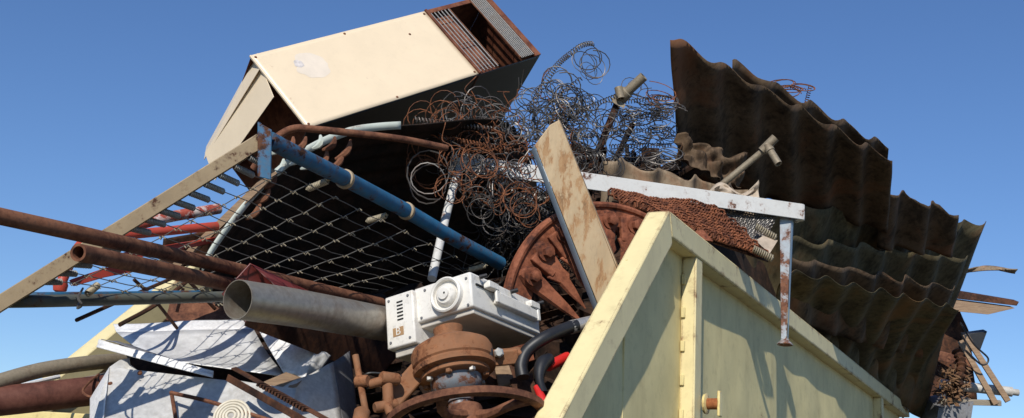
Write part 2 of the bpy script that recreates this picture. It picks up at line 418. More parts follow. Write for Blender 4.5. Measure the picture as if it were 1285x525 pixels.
# latch pin on the stiffener
pc = S(ts+.05, 0, .071); d = P(884, 507, 5)-CAM
pz = (CAM+d*((pc-CAM).dot(NR)/d.dot(NR))); pc = Vector((pz.x, pz.y, pz.z))
lt = MB(); lt.lathe(pc, NR, [(.046, 0), (.05, .012), (.036, .016)], 20); obj('latch_collar', lt, M_YELRUST, skip)
lt = MB(); lt.lathe(pc, NR, [(.027, .0), (.027, .07)], 16); obj('latch_pin', lt, M_PIN, skip)
lt = MB(); lt.cbox(pc+NR*.074, NR*.014, Wv*.045, Z*.12); obj('latch_plate', lt, M_YELRUST, skip, bevel=.005)
# lip, front wall, back wall, floor
lp = MB(); lp.box(S(LT-.05, LZ-.075, -WID-.03), Wv*.1, NR*(WID-.03)-Z*.085, Z*.09); obj('front_lip', lp, M_YELRUST, skip, bevel=.006)
fw = MB(); fw.plate([S(LT, LZ-.08, -WID), S(LT, LZ-.08, 0), S(-.55, FL, 0), S(-.55, FL, -WID)], -Wv*.006); obj('front_panel', fw, M_YELPAN, skip)
bk = MB(); bk.box(S(LEN, -.02, -WID), Wv*.01, NR*WID, Z*(FL+.02)); obj('back_panel', bk, M_YELPAN, skip)
br = MB(); br.box(S(LEN+.012, -.115, -WID-.08), Wv*.11, NR*(WID+.16), Z*.114); obj('back_rail', br, M_YELLOW, skip, bevel=.006)
fl = MB(); fl.box(S(-.5, FL+.001, -WID+.01), Wv*(LEN+.48), NR*(WID-.02), Z*-.05); obj('floor_plate', fl, M_YELPAN, skip)
for o in (-.5, -WID+.5):
    rn = MB(); rn.box(S(-.4, FL-.05, o-.05), Wv*(LEN+.3), NR*.1, Z*(-FL*0-(RIM+FL-.05))); obj('skid_runner', rn, M_YELRUST, skip)

# ------------------------------------------------------------------ scrap mass inside (uncountable filling)
def core_h(t, o):
    u = -o/WID
    h = -1.06 + 1.02*min(1, max(0, (t+.55)/2.0))
    h += .22*math.exp(-((t-2.3)/1.2)**2)*math.sin(PI*min(1, max(0, u)))
    h -= .22*(2*u-1)**2
    sm_ = lambda a, b, x: (lambda q: q*q*(3-2*q))(min(1, max(0, (x-a)/(b-a))))
    h += .78*sm_(.9, 2.0, t)*sm_(.02, .12, u)*(1-sm_(.42, .62, u))*(1-.5*sm_(3.5, 6, t))
    h += .34*sm_(.70, .9, u)*sm_(-.9, -.2, t)*(1-sm_(1.6, 2.6, t))
    p = S(t, 0, o)
    h += .10*noise.noise(Vector((p.x*2.1, p.y*2.1, 0))) + .05*noise.noise(Vector((p.x*7, p.y*7, 3)))
    return h
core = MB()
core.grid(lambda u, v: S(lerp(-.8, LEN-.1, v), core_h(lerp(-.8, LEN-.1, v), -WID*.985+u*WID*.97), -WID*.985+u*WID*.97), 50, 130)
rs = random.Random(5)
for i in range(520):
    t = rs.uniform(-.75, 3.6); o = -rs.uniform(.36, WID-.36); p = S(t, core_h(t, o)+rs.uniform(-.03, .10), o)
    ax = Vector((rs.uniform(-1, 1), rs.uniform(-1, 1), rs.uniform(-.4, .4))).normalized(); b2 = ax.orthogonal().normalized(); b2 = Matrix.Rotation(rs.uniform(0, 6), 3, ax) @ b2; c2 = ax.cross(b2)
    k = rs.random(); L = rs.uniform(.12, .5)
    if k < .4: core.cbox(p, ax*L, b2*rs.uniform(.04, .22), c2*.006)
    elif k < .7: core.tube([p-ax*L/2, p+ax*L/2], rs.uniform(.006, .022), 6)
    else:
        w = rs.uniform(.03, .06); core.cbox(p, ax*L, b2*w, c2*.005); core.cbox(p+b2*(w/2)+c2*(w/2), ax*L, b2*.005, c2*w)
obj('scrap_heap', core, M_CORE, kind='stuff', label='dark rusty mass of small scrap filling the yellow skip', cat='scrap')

# ------------------------------------------------------------------ cream oven cabinet on top of the heap
A0 = P(314, 70, 5.75); ea, eb, ec = Vector((1.1658, .9812, .8853)), Vector((.3444, -.0544, -.3932)), Vector((-.286, .6465, -.34))
ov = thing('oven_cabinet', 'cream enamelled oven cabinet lying on its side at the top of the heap', 'oven')
ua, ub, uc = ea.normalized(), eb.normalized(), ec.normalized(); La, Lb, Lc = ea.length, eb.length, ec.length
def OV(a, b, c): return A0 + ua*a + ub*b + uc*c
def slab(name, o, a, b, c, m, bev=.004, par=None):
    mb = MB(); mb.box(o, a, b, c); return obj(name, mb, m, par or ov, bevel=bev)
fA = .70*La                                               # cream cover ends here
def cream_fn(u, v):
    d = .004*math.sin(PI*u)*math.sin(PI*v) + .0025*noise.noise(Vector((u*5, v*3, 1)))
    return OV(u*fA, v*Lb, d)
cv = MB(); cv.grid(cream_fn, 40, 20); cover = obj('cover_panel', cv, M_CREAM, ov, solid=.003)
def on_cover(a, b, off): return cream_fn(a/fA, b/Lb)-uc*off
def patch(name, ca, cb, ra, rb_, off, mat):
    ring = []
    for i in range(36):
        a = 2*PI*i/36; r = 1+.3*noise.noise(Vector((math.cos(a)*1.6, math.sin(a)*1.6, 4+off*900))); ring.append((ca+math.cos(a)*ra*r, cb+math.sin(a)*rb_*r))
    mb = MB(); vs_ = [on_cover(ca, cb, off)]; fs_ = []
    for k in (.35, .7, 1.0): vs_ += [on_cover(lerp(ca, x, k), lerp(cb, y, k), off) for x, y in ring]
    for i in range(36):
        j = (i+1) % 36; fs_ += [(0, 1+i, 1+j), (1+i, 37+i, 37+j, 1+j), (37+i, 73+i, 73+j, 37+j)]
    mb.add(vs_, fs_); obj(name, mb, mat, ov)
patch('paint_patch', .165*La, .31*Lb, .105, .085, .0022, plain('bare primer patch', (.73, .63, .51), .4, 0, .07, 9))
patch('scuff_mark', .125*La, .25*Lb, .028, .026, .0028, plain('scuff grey', (.58, .53, .50), .5, 0, .3, 30))
slab('front_panel', OV(.002, Lb-.004, .006), ua*(La-.004), ub*.008, uc*(Lc-.008), M_OVSHADE)
for a0 in (fA, ): slab('panel_seam', OV(a0-.004, Lb+.003, .01), ua*.008, ub*.004, uc*(Lc-.02), M_BROWNEN, .001)
slab('back_panel', OV(.002, 0.003, .006), ua*(La-.004), ub*.006, uc*(Lc-.008), M_BROWNEN)
slab('base_panel', OV(.03, .012, Lc-.012), ua*(La-.05), ub*(Lb-.02), uc*.006, M_BROWNEN)
slab('end_panel', OV(La-.008, .010, .01), ua*.006, ub*(Lb-.016), uc*(Lc-.024), M_BROWNEN)
slab('divider', OV(fA, .010, .02), ua*.006, ub*(Lb-.016), uc*(Lc*.8), M_BROWNEN)
slab('flange', OV(fA-.002, -.004, -.014), ua*.016, ub*(Lb+.006), uc*.02, M_BROWNEN, .002)
slab('flange', OV(La-.045, -.004, -.006), ua*.047, ub*(Lb+.006), uc*.012, M_BROWNEN, .002)
slab('flange', OV(fA+.016, -.004, -.004), ua*(La-fA-.05), ub*.03, uc*.01, M_BROWNEN, .002)
# inner shelf wall splitting the open bay, its curled strip and the wire racks
slab('rack_plate', OV(fA+.02, .012, .035), ua*.17, ub*(Lb-.03), uc*.006, M_BROWNEN)
slab('bay_wall', OV(fA+.19, .012, .03), ua*.006, ub*(Lb-.03), uc*(Lc*.55), M_BROWNEN)
def rack(off, n, dc, wid):
    r = MB(); r.tube([OV(fA+off-.01, .01, dc), OV(fA+off+wid+.01, .01, dc), OV(fA+off+wid+.01, Lb-.02, dc), OV(fA+off-.01, Lb-.02, dc)], .004, 6, closed=True); r = obj('wire_rack', r, M_RUST, ov)
    for i in range(n):
        rk = MB(); a = fA+off+i*wid/(n-1); rk.tube([OV(a, .0, dc), OV(a, Lb-.012, dc)], .0035, 6); obj('rack_wire', rk, M_STEEL, r)
    for b in (.16*Lb, .55*Lb, .86*Lb):
        cr = MB(); cr.tube([OV(fA+off-.01, b, dc+.005), OV(fA+off+wid+.01, b, dc+.005)], .0035, 6); obj('cross_wire', cr, M_RUST, r)
    return r
rack(.03, 6, .0, .14); rack(La-fA-.155, 8, -.008, .10)
# cream left end: folded flange and recessed end sheet, brown void between
fl_ = MB(); fl_.plate([OV(.045, -.003, .0), OV(-.004, .095, .0), OV(-.165, .095, Lc*.84), OV(-.08, -.003, Lc*.88)], ua*.005); obj('side_flange', fl_, M_CREAM2, ov)
ep = MB(); ep.plate([OV(.02, .075, .012), OV(-.04, .28, .012), OV(-.21, .26, Lc*.80), OV(-.155, .075, Lc*.80)], ua*.004); obj('end_sheet', ep, M_CREAM, ov)
slab('inner_end', OV(.13, .012, .02), ua*.006, ub*(Lb-.016), uc*(Lc-.04), M_BROWNEN)
slab('top_edge', OV(-.004, -.002, -.004), ua*.012, ub*(Lb+.004), uc*.014, M_CREAM2, .003)

for a, b in ((.02, .02), (.02, Lb-.02), (fA-.02, .02), (fA-.02, Lb-.02), (fA*.5, Lb-.015), (fA*.5, .015), (fA*.82, .25*Lb)):
    m = MB(); m.lathe(on_cover(a, b, .001), -uc, [(.008, 0), (.007, .003), (.002, .004)], 10); obj('screw', m, M_RUST, ov)
# ------------------------------------------------------------------ dark tank half under the oven
front = smooth(PL([(628,150,5.75),(590,150,5.6),(530,156,5.4),(470,160,5.3),(430,168,5.2),(380,192,5.1),(335,228,5.0),(300,268,4.95),(268,312,4.9),(250,345,4.9)]), 5)
back = smooth(PL([(690,325,6.5),(640,345,6.5),(580,352,6.5),(520,360,6.4),(460,366,6.3),(410,370,6.2),(370,374,6.0),(335,380,5.8),(300,385,5.6),(272,392,5.3)]), 5)
tk = thing('tank_shell', 'dark curved tank shell with a pale green rim, behind the bed springs', 'tank')
def tank_fn(u, v):
    i = u*(len(front)-1); k = min(int(i), len(front)-2); a = front[k].lerp(front[k+1], i-k); b = back[k].lerp(back[k+1], i-k)
    p = a.lerp(b, v); p += Vector((0, .0, .22))*math.sin(PI*v)*(.4+.6*(1-u)); k_ = min(1, v*4); p += Vector((0, 0, .012))*math.sin(v*60)*k_; p += .03*noise.noise(p*4)*Z*k_
    return p
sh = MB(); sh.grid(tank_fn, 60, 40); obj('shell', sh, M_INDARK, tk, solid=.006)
rm = MB(); n0 = len(front)-1
rm.grid(lambda u, v: tank_fn(.27+u*.70, 0)+V(0, 1, .2)*(.036*(v-.5))-V(0, 0, -1)*.012, 60, 2); rm.v = rm.v; obj('rim', rm, M_PALE, tk, solid=.008)
rt = random.Random(3)
for i, (x, y) in enumerate([(352,176),(368,172),(384,172),(402,170),(420,172),(440,176),(356,200),(346,218),(410,188),(378,186),(338,236),(326,252),(394,196),(430,190)]):
    p = P(x, y, 5.0); L = rt.uniform(.07, .11); dr = V(-.55+rt.uniform(-.2, .2), -.75, .25).normalized(); sd = V(.8, -.4, .5).normalized()
    tb = MB(); pts = [p+dr*(L*k/6)+sd*(.025*math.sin(PI*k/6)) for k in range(7)]
    tb.tube(pts, [.004+.011*math.sin(PI*(k+.3)/6.6) for k in range(7)], 6)
    obj('fin', tb, M_RUST if i % 3 else M_PALE, tk)

# bent rusty tube and loose posts near the blue corner
b1 = MB(); b1.tube(smooth(PL([(318,212,4.9),(340,180,4.85),(357,166,4.85),(372,161,4.85),(390,162,4.87),(440,167,4.95),(505,175,5.1),(560,186,5.3)]), 5), [.016]*36, 10); obj('bent_tube', b1, M_RUST, label='thin rusty tube with a bend above the blue bed corner', cat='tube')
b1 = MB(); b1.bar(P(210, 345, 4.95), P(345, 215, 4.95), V(0, .2, 1), .032, .02); obj('timber_batten', b1, M_WOOD, label='narrow brown batten slanting up behind the bed spring wires', cat='batten')

# ------------------------------------------------------------------ bed base: tan rail, blue tube, springs, wires
bed = thing('bed_frame', 'wire spring bed frame with a tan end rail and a blue tube, sticking out', 'bed frame')
YB = 3.9
rl = MB(); K1, K2 = P(-18, 392, YB), P(328, 176, YB); ax = (K2-K1).normalized(); up = V(-ax.dot(V(0, 1, 0)), ax.dot(V(1, 0, 0)), 0); up = (V(0, 1, 0)-ax*ax.dot(V(0, 1, 0))).normalized(); dp = ax.cross(up)
rl.box(K1-up*.026, K2-K1, up*.052, dp*.006); rl.box(K1-up*.026+dp*.006, K2-K1, up*.006, dp*.05 if dp.y > 0 else dp*-.05)
if dp.y < 0: pass
obj('end_rail', rl, M_TAN, bed, bevel=.003)
bl = MB(); bl.tube(PL([(338,176,3.93),(372,194,4.05),(440,228,4.5),(512,266,5.0),(570,300,5.3),(628,331,5.6)]), [.031,.031,.032,.033,.033,.033], 16); obj('side_tube', bl, M_BLUE, bed)
for (x, y, Y) in ((433,225,4.45),(510,265,4.98)):
    cl = MB(); d = (P(512,266,5.0)-P(440,228,4.5)).normalized(); cl.lathe(P(x, y, Y)-d*.012, d, [(.034,0),(.039,.003),(.039,.020),(.034,.024)], 20); obj('tube_collar', cl, M_TAN, bed)
ct = MB(); q = PL([(323,153,3.88),(341,163,3.88),(340,226,3.88),(323,222,3.88)]); ct.plate(q, V(0, 0, -1)*.008); ct.plate([q[0], q[3], q[3]+V(-.06, -.02, -1)*.06, q[0]+V(-.06, -.02, -1)*.06], V(1, 0, 0)*.007); obj('corner_bracket', ct, M_BLUE, bed, bevel=.003)
lo = MB(); lo.tube(smooth(PL([(-14,379,3.92),(60,378,4.0),(150,376,4.3),(300,372,4.8)]), 4), .0215, 14); obj('side_tube', lo, M_BLUEL, bed)
bt = MB(); bt.tube(smooth(PL([(20,370.8,3.99),(60,370.6,4.02),(150,369.5,4.31),(250,368,4.63)]), 4), .011, 10); obj('paint_band', bt, M_BLUE, bed)
# one coil spring mesh along +Z, unit length
def spring_mesh(name, turns, r, wire, mat, L=1.0, n=5, seg=9, hook=.12):
    pts = [Vector((0, 0, 0)), Vector((0, 0, hook*.6))]
    m = int(turns*seg)
    for i in range(m+1):
        a = 2*PI*i/seg; pts.append(Vector((r*math.cos(a), r*math.sin(a), hook+(L-2*hook)*i/m)))
    pts += [Vector((0, 0, L-hook*.6)), Vector((0, 0, L))]
    mb = MB(); mb.tube(pts, wire, n); return mesh_of(mb, mat, name, 60)
SPR = spring_mesh('coil_spring', 12, .0095, .0025, M_SPRB, .085, hook=.006); SPRT = spring_mesh('coil_spring', 12, .011, .003, M_SPRT, .06, hook=.006)
def align(p, q, me_len):
    d = Vector(q)-Vector(p); return Matrix.Translation(p) @ d.to_track_quat('Z', 'Y').to_matrix().to_4x4() @ Matrix.Diagonal((1, 1, d.length/me_len, 1))
_k = MB(); _k.tube([V(-.013, .006, .004), V(-.004, -.004, .008), V(.004, .006, .008), V(.013, -.004, .004)], .0024, 5); CLIP = mesh_of(_k, M_SPRT, 'wire_clip', 60)
def bedpt(u, v):
    a = P(lerp(62, 326, u), lerp(353, 202, u), 3.92+.02*u); b = P(lerp(345, 604, u), lerp(392, 339, u), lerp(5.35, 5.6, u))
    p = a.lerp(b, v); return p - Z*.025*math.sin(PI*u)*math.sin(PI*v)
rb = random.Random(2); NS = 15; ends = []
for i in range(NS):
    u = i/(NS-1); st_ = P(lerp(50, 310, u), lerp(354, 196, u), YB+.005); en = P(lerp(79, 338, u), lerp(354, 211, u), YB+.09)
    inst('coil_spring', SPR, align(st_, en, .085), bed); ends.append(en)
for i, e in enumerate(ends):
    u = i/(NS-1); w = MB(); pts = [e]
    for k in range(1, 11):
        v = .03+.97*k/10; pts.append(bedpt(u, v)+Vector((0, 0, rb.uniform(-.006, .006))))
    w.tube(pts, .0019, 5); obj('long_wire', w, M_WIREB, bed)
for v in (.08, .17, .27, .37, .47, .58, .70, .84):
    w = MB(); w.tube([bedpt(u/14, v)+Vector((0, 0, .006+rb.uniform(-.006, .006))) for u in range(15)], .0019, 5); cw = obj('cross_wire', w, M_WIREB, bed)
    for u in range(15):
        inst('wire_clip', CLIP, Matrix.Translation(bedpt(u/14, v)) @ Matrix.Rotation(rb.uniform(-.5, .5), 4, 'Z'), bed)
for a, b in (((414,226,4.33),(384,238,4.36)),((487,270,4.86),(459,278,4.9)),((612,333,5.5),(586,340,5.5)),((124,357,4.1),(108,370,4.05))):
    inst('coil_spring', SPRT, align(P(*a), P(*b), .06), bed)
w = MB(); w.tube(smooth(PL([(104,362,4.02),(98,374,3.95),(103,383,3.95),(97,387,4.0),(100,380,4.05)]), 4), .004, 5); obj('wire_hook', w, M_WIREB, bed)

# ------------------------------------------------------------------ pipes on the left
def pipe(name, pts, r, mat, label, n=16, inner=None, cat='pipe', sm=4, imat=None):
    pp = PL(pts) if len(pts[0]) == 3 else pts
    mb = MB(); path = smooth(pp, sm) if len(pp) > 2 else [pp[0].lerp(pp[1], k/8) for k in range(9)]
    mb.tube(path, r, n, inner=inner); return obj(name, mb, mat, label=label, cat=cat)
pipe('rusty_pipe', [(-12,269,3.32),(120,298,3.65),(300,339,4.5),(478,381,5.3)], .0255, M_RUST, 'long rusty pipe crossing the tan bed rail and running off the left edge', inner=.005)
pipe('rusty_pipe', [(98,317,3.5),(200,338,3.95),(305,361,4.6)], .0275, M_RUST, 'shorter pitted rusty pipe ending open over the tan bed rail', inner=.008)
pipe('galvanised_pipe', [(298,376,4.04),(380,388,4.32),(490,408,4.8)], .069, M_GALV, 'wide galvanised pipe with an open end, left of the white unit', n=28, inner=.003)
# maroon box section below it
mr = thing('channel_section', 'maroon painted steel box section behind the galvanised pipe', 'steel section')
cnr = PL([(314,331,4.32),(279,369,4.32),(308,404,4.33),(349,362,4.42)]); ax = (P(480, 440, 5.3)-P(313, 367, 4.34)).normalized()
bx_ = MB(); n = len(cnr); L = ax*1.05
vs_ = cnr+[p+L for p in cnr]; bx_.add(vs_, [((i+1) % n, i, n+i, n+(i+1) % n) for i in range(n)]); obj('section_wall', bx_, M_MAROON, mr, solid=.007, ang=20)
un = MB(); un.plate([cnr[2]-ax*.004-Z*.006, cnr[3]-ax*.004-Z*.006, cnr[3]+L*.98-Z*.006, cnr[2]+L*.98-Z*.006], -Z*.01); obj('rusted_sole', un, M_RUSTD, mr)
pipe('curved_pipe', [(-14,483,4.6),(50,465,4.75),(110,456,4.9),(160,452,5.1)], .031, M_GALV2, 'curved tan pipe lying on top at the lower left edge', n=18)
pipe('thin_rod', [(-14,492,4.75),(35,482,4.85),(74,473,5.0)], .009, M_ALUB, 'thin pale rod just under the curved tan pipe', n=8)
pipe('straight_pipe', [(-14,505,4.85),(60,492,4.9),(150,473,5.1)], .030, M_GALV2, 'weathered straight pipe between the curved pipe and the brown drainpipe', n=18)
pipe('brown_pipe', [(-16,505,4.62),(60,497,4.72),(140,488,4.85)], .058, rust('brown pipe', ((.05,.018,.012),(.10,.035,.024),(.14,.055,.038)), 7, .7, .3), 'thick reddish brown drainpipe at the lower left corner', n=24)
w = MB(); w.tube(smooth(PL([(124,470,4.8),(110,482,4.7),(104,492,4.65),(114,498,4.62),(124,490,4.66),(123,474,4.75)]), 6), .005, 6); obj('wire_loop', w, M_RUST, label='brown wire loop beside the brown drainpipe', cat='wire')
# red frame
rf = thing('red_tube_frame', 'red painted tubular frame pieces behind the tan bed rail', 'frame')
m = MB(); m.tube(smooth(PL([(76,362,4.35),(79,350,4.35),(92,322,4.4),(104,305,4.45),(125,299,4.5),(200,291,4.7),(272,284,4.9)]), 5), .019, 12); obj('bent_tube', m, M_RED, rf)
m = MB(); m.plate(PL([(86,352,4.4),(128,338,4.55),(166,330,4.75),(166,342,4.75),(130,349,4.55),(92,360,4.4)]), V(0, .1, -1)*.03); obj('flat_bar', m, M_RED, rf, bevel=.003)
m = MB(); m.plate(PL([(152,318,4.6),(205,309,4.8),(270,298,4.95),(270,305,4.95),(205,318,4.8),(156,327,4.6)]), V(0, .1, -1)*.03); obj('flat_bar', m, M_RED, rf, bevel=.003)
m = MB(); m.lathe(P(76, 358, 4.35), V(-.1, -1, .1), [(.0, -.02), (.022, -.015), (.027, 0), (.024, .02), (.01, .03)], 14); obj('foot_cap', m, M_RED, rf)
pipe('chipped_pipe', [(150,289,4.9),(205,274,5.0),(275,262,5.2)], .024, M_REDW, 'white pipe with flaking red paint behind the bed springs', n=14)
# brown plates & thin rods in the left gap
def quad(name, px, mat, label, cat, th=.006, depth=-1, n=12, dent=.01, seed=0, fr=3):
    c = PL(px); nr_ = (c[1]-c[0]).cross(c[3]-c[0]).normalized(); mb = MB()
    mb.grid(lambda u, v: bil(c, u, v)+nr_*dent*noise.noise(Vector((u*fr+seed, v*3, seed))), n, n)
    return obj(name, mb, mat, label=label, cat=cat, solid=th)
quad('rusty_plate', [(205,300,5.2),(262,290,5.3),(268,328,5.4),(200,340,5.25)], M_RUSTD, 'brown rusty plate behind the two rusty pipes', 'plate', seed=1)
quad('rusty_plate', [(258,283,5.45),(300,270,5.5),(300,350,5.4),(250,340,5.4)], M_RUSTD, 'dark rusty plate tucked behind the batten', 'plate', seed=2)
quad('rusty_plate', [(215,372,5.3),(300,372,5.3),(300,412,5.2),(208,402,5.2)], M_RUST, 'reddish rusty plate above the folded grey tray', 'plate', seed=4)
def rods(lst):
    for pts, r, m_, lab in lst: pipe('thin_rod', pts, r, m_, lab, n=7, cat='rod')
rods([([(96,402,4.15),(150,378,4.4),(224,346,4.9)], .0075, M_RUSTD, 'long thin rusty rod poking out left below the bed frame'),
      ([(168,351,4.5),(190,372,4.6),(222,412,4.9)], .007, M_RUSTD, 'short dark rod leaning across the thin rusty rod'),
      ([(150,408,4.6),(200,380,4.75),(246,344,5.0)], .009, M_RUSTD, 'brown rod slanting up in front of the yellow far wall'),
      ([(222,392,5.0),(230,362,5.0)], .007, M_RUST, 'short upright rusty rod above the folded grey tray'),
      ([(236,352,4.9),(270,388,5.05)], .008, M_RUSTD, 'dark rod crossing behind the lower bed tube'),
      ([(215,492,4.42),(221,530,4.35)], .0075, M_RUST, 'upright rusty wire stub in front of the grey panel'),
      ([(214,493,4.41),(262,504,4.35),(340,528,4.25)], .0075, M_RUST, 'thin rusty rod slanting across the grey panel')])
# ------------------------------------------------------------------ folded sheet metal, lower left
quad('rusty_plate', [(150,432,5.12),(330,440,5.15),(352,500,5.0),(140,500,4.95)], M_CORE, 'added dark plate for the shaded gap between folded tray and grey panel', 'plate', seed=9)  # added filler; its near-black colour stands in for shade in the gap
tr = thing('folded_tray', 'folded shiny grey sheet metal tray below the bed frame', 'sheet metal')
def qp(name, px, mat, par, th=.003, dent=.006, seed=0, n=10, bend=0):
    c = PL(px); nr_ = (c[1]-c[0]).cross(c[3]-c[0]).normalized(); mb = MB()
    mb.grid(lambda u, v: bil(c, u, v)+nr_*(dent*noise.noise(Vector((u*2.5+seed, v*2.5, seed)))+bend*math.sin(PI*v)), n, n)
    return obj(name, mb, mat, par, solid=th)
qp('top_flange', [(142,407,4.98),(312,401,5.02),(318,413,4.94),(146,417,4.9)], M_ALUB, tr)
qp('tray_bottom', [(146,417,4.9),(318,413,4.94),(360,473,4.72),(208,452,4.66)], M_ALU, tr, dent=.002, bend=.02)
qp('front_flange', [(124,426,4.62),(268,466,4.5),(267,474,4.48),(121,436,4.6)], M_ALUB, tr)
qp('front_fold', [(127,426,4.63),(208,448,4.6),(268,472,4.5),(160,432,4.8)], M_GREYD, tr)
cs = thing('crumpled_sheet', 'crumpled white coated sheet beside the folded grey tray', 'sheet metal')
qp('sheet', [(318,404,4.9),(396,437,4.8),(383,474,4.7),(356,468,4.72)], M_ALUB, cs, dent=.012, seed=7)
qp('folded_corner', [(396,438,4.8),(416,446,4.85),(398,470,4.8),(382,474,4.72)], M_ALU, cs, dent=.01, seed=3)
gp = thing('battered_metal_sheet', 'battered light grey panel at the bottom, under the folded tray', 'sheet metal')
out = [(137,461,4.56),(150,452,4.6),(162,450,4.62),(163,458,4.62),(172,465,4.62),(230,472,4.58),(284,481,4.55),(300,478,4.55),(352,487,4.5),(372,488,4.48),(360,545,4.36),(112,545,4.36)]
m = MB(); m.plate(PL(out), V(0, 0, -1)*.006); pf = obj('panel_face', m, M_GREY, gp)
m = MB(); m.plate(PL([(137,461,4.555),(128,545,4.34),(112,545,4.5),(113,500,4.6)]), V(-.1, 0, -1)*.004); obj('panel_return', m, M_ALUB, gp)
for x, y in ((139,482),(176,468),(281,484)):
    m = MB(); m.lathe(P(x, y, 4.52), V(0, 0, 1), [(.009, 0), (.009, .008), (.004, .012)], 10); obj('rivet', m, M_RUST, gp)
gs = thing('grey_sheet', 'dull grey bent sheet right of the grey panel', 'sheet metal')
qp('sheet', [(352,488,4.5),(418,454,4.75),(432,545,4.6),(348,545,4.35)], M_GREY, gs, dent=.02, seed=5)
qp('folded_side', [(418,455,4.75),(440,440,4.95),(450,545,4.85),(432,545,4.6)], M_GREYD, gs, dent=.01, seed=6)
m = MB(); m.plate(PL([(330,480,4.52),(358,468,4.6),(380,476,4.6),(372,486,4.5),(345,492,4.48)]), V(0, 0, -1)*.02); obj('cardboard_scrap', m, M_WOOD, label='brown board scrap wedged between tray and grey sheet', cat='board')
cc = thing('coil_element', 'cream ribbed round coil at the bottom edge on the grey panel', 'coil')
c0 = P(291, 524, 4.28); axc = V(-.05, .55, .83).normalized()
for i in range(5):
    m = MB(); e1 = axc.orthogonal().normalized(); e2 = axc.cross(e1); r = .064-.012*i
    m.tube([c0+axc*(.004*i)+(e1*math.cos(a*PI/16)+e2*math.sin(a*PI/16))*r for a in range(32)], .0052, 8, closed=True); obj('ring', m, M_CREAMC, cc)
# notched angle iron
na = thing('notched_angle', 'rusty notched angle iron pointing up to the left over the grey panel', 'angle iron')
a, b = P(287, 471, 4.3), P(412, 541, 4.05); axn = (b-a).normalized(); un = (V(.3, 1, 0)-axn*axn.dot(V(.3, 1, 0))).normalized(); sn = axn.cross(un)
if sn.dot(V(0, 0, 1)) < 0: sn = -sn
m = MB(); m.box(a-un*.022, b-a, un*.026, sn*.006); obj('web', m, M_RUSTD, na, bevel=.002)
m = MB(); m.box(a+un*.022, b-a, un*.006, sn*-.022+un*.006); obj('flange', m, M_RUSTD, na, bevel=.002)
for i in range(16):
    p = a+axn*(.16+.0155*i)+un*.026; m = MB(); m.cbox(p, axn*.008, un*.014, sn*.03); obj('notch_tooth', m, M_RUSTD, na)

# ------------------------------------------------------------------ mattress coil springs
def coil_mesh(name, mat, turns=5, r=.055, L=.10, wire=.0025, waist=.62, seed=0, seg=15):
    q = random.Random(seed); pts = []; n = int(turns*seg)
    for i in range(n+1):
        f = i/n; a = 2*PI*turns*f; rr = r*(waist+(1-waist)*abs(2*f-1)**1.2)*(1+.04*math.sin(a*.37+seed))
        pts.append(Vector((rr*math.cos(a)*(1+.12*math.sin(seed*2.3))+.025*math.sin(3*f+seed), rr*math.sin(a)*(1-.15*math.sin(seed*1.7))+.02*math.cos(4*f+seed), L*(f-.5))))
    mb = MB(); mb.tube(pts, wire, 4); return mesh_of(mb, mat, name, 80)
CO = [coil_mesh('wire_coil', m_, t, r, L, seed=i) for i, (m_, t, r, L) in enumerate([(M_WIRER, 2.6, .085, .05), (M_WIRER, 3.3, .08, .07), (M_WIRER, 2.2, .07, .11), (M_WIREG, 2.8, .085, .05), (M_WIREG, 3.5, .075, .09), (M_WIREG, 2.3, .09, .04), (M_WIRED, 3.2, .07, .07), (M_WIRED, 3, .075, .11)])]
def coil_at(par, idx, p, ax, sc=1.0):
    M_ = Matrix.Translation(p) @ Vector(ax).to_track_quat('Z', 'Y').to_matrix().to_4x4() @ Matrix.Scale(sc, 4)
    inst('wire_coil', CO[idx], M_, par)
def tangle(par, path_px, n, amp, r, mat, seed):
    q = random.Random(seed)
    for i in range(n):
        mb = MB(); x, y, Y = q.choice(path_px); pts = []; a = q.uniform(0, 6)
        for k in range(7):
            pts.append(P(x, y, Y)+Vector((q.uniform(-.03, .03), q.uniform(-.03, .03), q.uniform(-.03, .03)))); a += q.uniform(-1.1, 1.1); st_ = q.uniform(.3, 1)*amp
            x += math.cos(a)*st_; y += math.sin(a)*st_
        mb.tube(smooth(pts, 5), r, 4); obj('loose_wire', mb, mat, par)
def lace(par, a, b, mat, r=.013, wire=.003, sag=0):
    d = b-a; n = max(4, int(d.length/.017)); e1 = d.orthogonal().normalized(); e2 = d.normalized().cross(e1); mb = MB(); pts = []
    for i in range(n*7+1):
        f = i/(n*7); t = 2*PI*i/7; pts.append(a+d*f+Z*sag*math.sin(PI*f)+(e1*math.cos(t)+e2*math.sin(t))*r)
    mb.tube(pts, wire, 4); obj('lacing_wire', mb, mat, par)
q = random.Random(21)
s1 = thing('mattress_springs', 'rusty orange and grey mattress coil springs hanging over the white rail', 'springs', 'mattress springs')
for x, y, k, sc in [(528,150,0,1),(552,140,0,1.1),(580,146,3,1.2),(602,140,1,1),(622,150,3,1),(536,182,0,1.2),(566,165,3,1.1),(590,172,1,1.1),(612,175,0,1),(560,150,0,1),
                    (532,215,0,1.3),(545,225,3,1.4),(570,200,0,1.1),(600,205,0,1.25),(588,212,3,1.1),(618,205,1,1),(560,240,0,1),(585,245,2,1),(610,238,0,1.2),(632,225,1,1.1),(640,190,0,1),
                    (625,255,2,1),(648,250,0,1.1),(655,215,3,1),(600,262,6,1),(640,275,6,1),(660,270,0,1),(670,240,1,1),(668,205,2,1),(655,170,4,1),(640,155,6,1)]:
    coil_at(s1, k, P(x+q.uniform(-3, 3), y+q.uniform(-3, 3), 5.62+q.uniform(-.12, .12)), V(q.uniform(-.5, .5), q.uniform(-.2, .7), 1), sc*q.uniform(.9, 1.05))
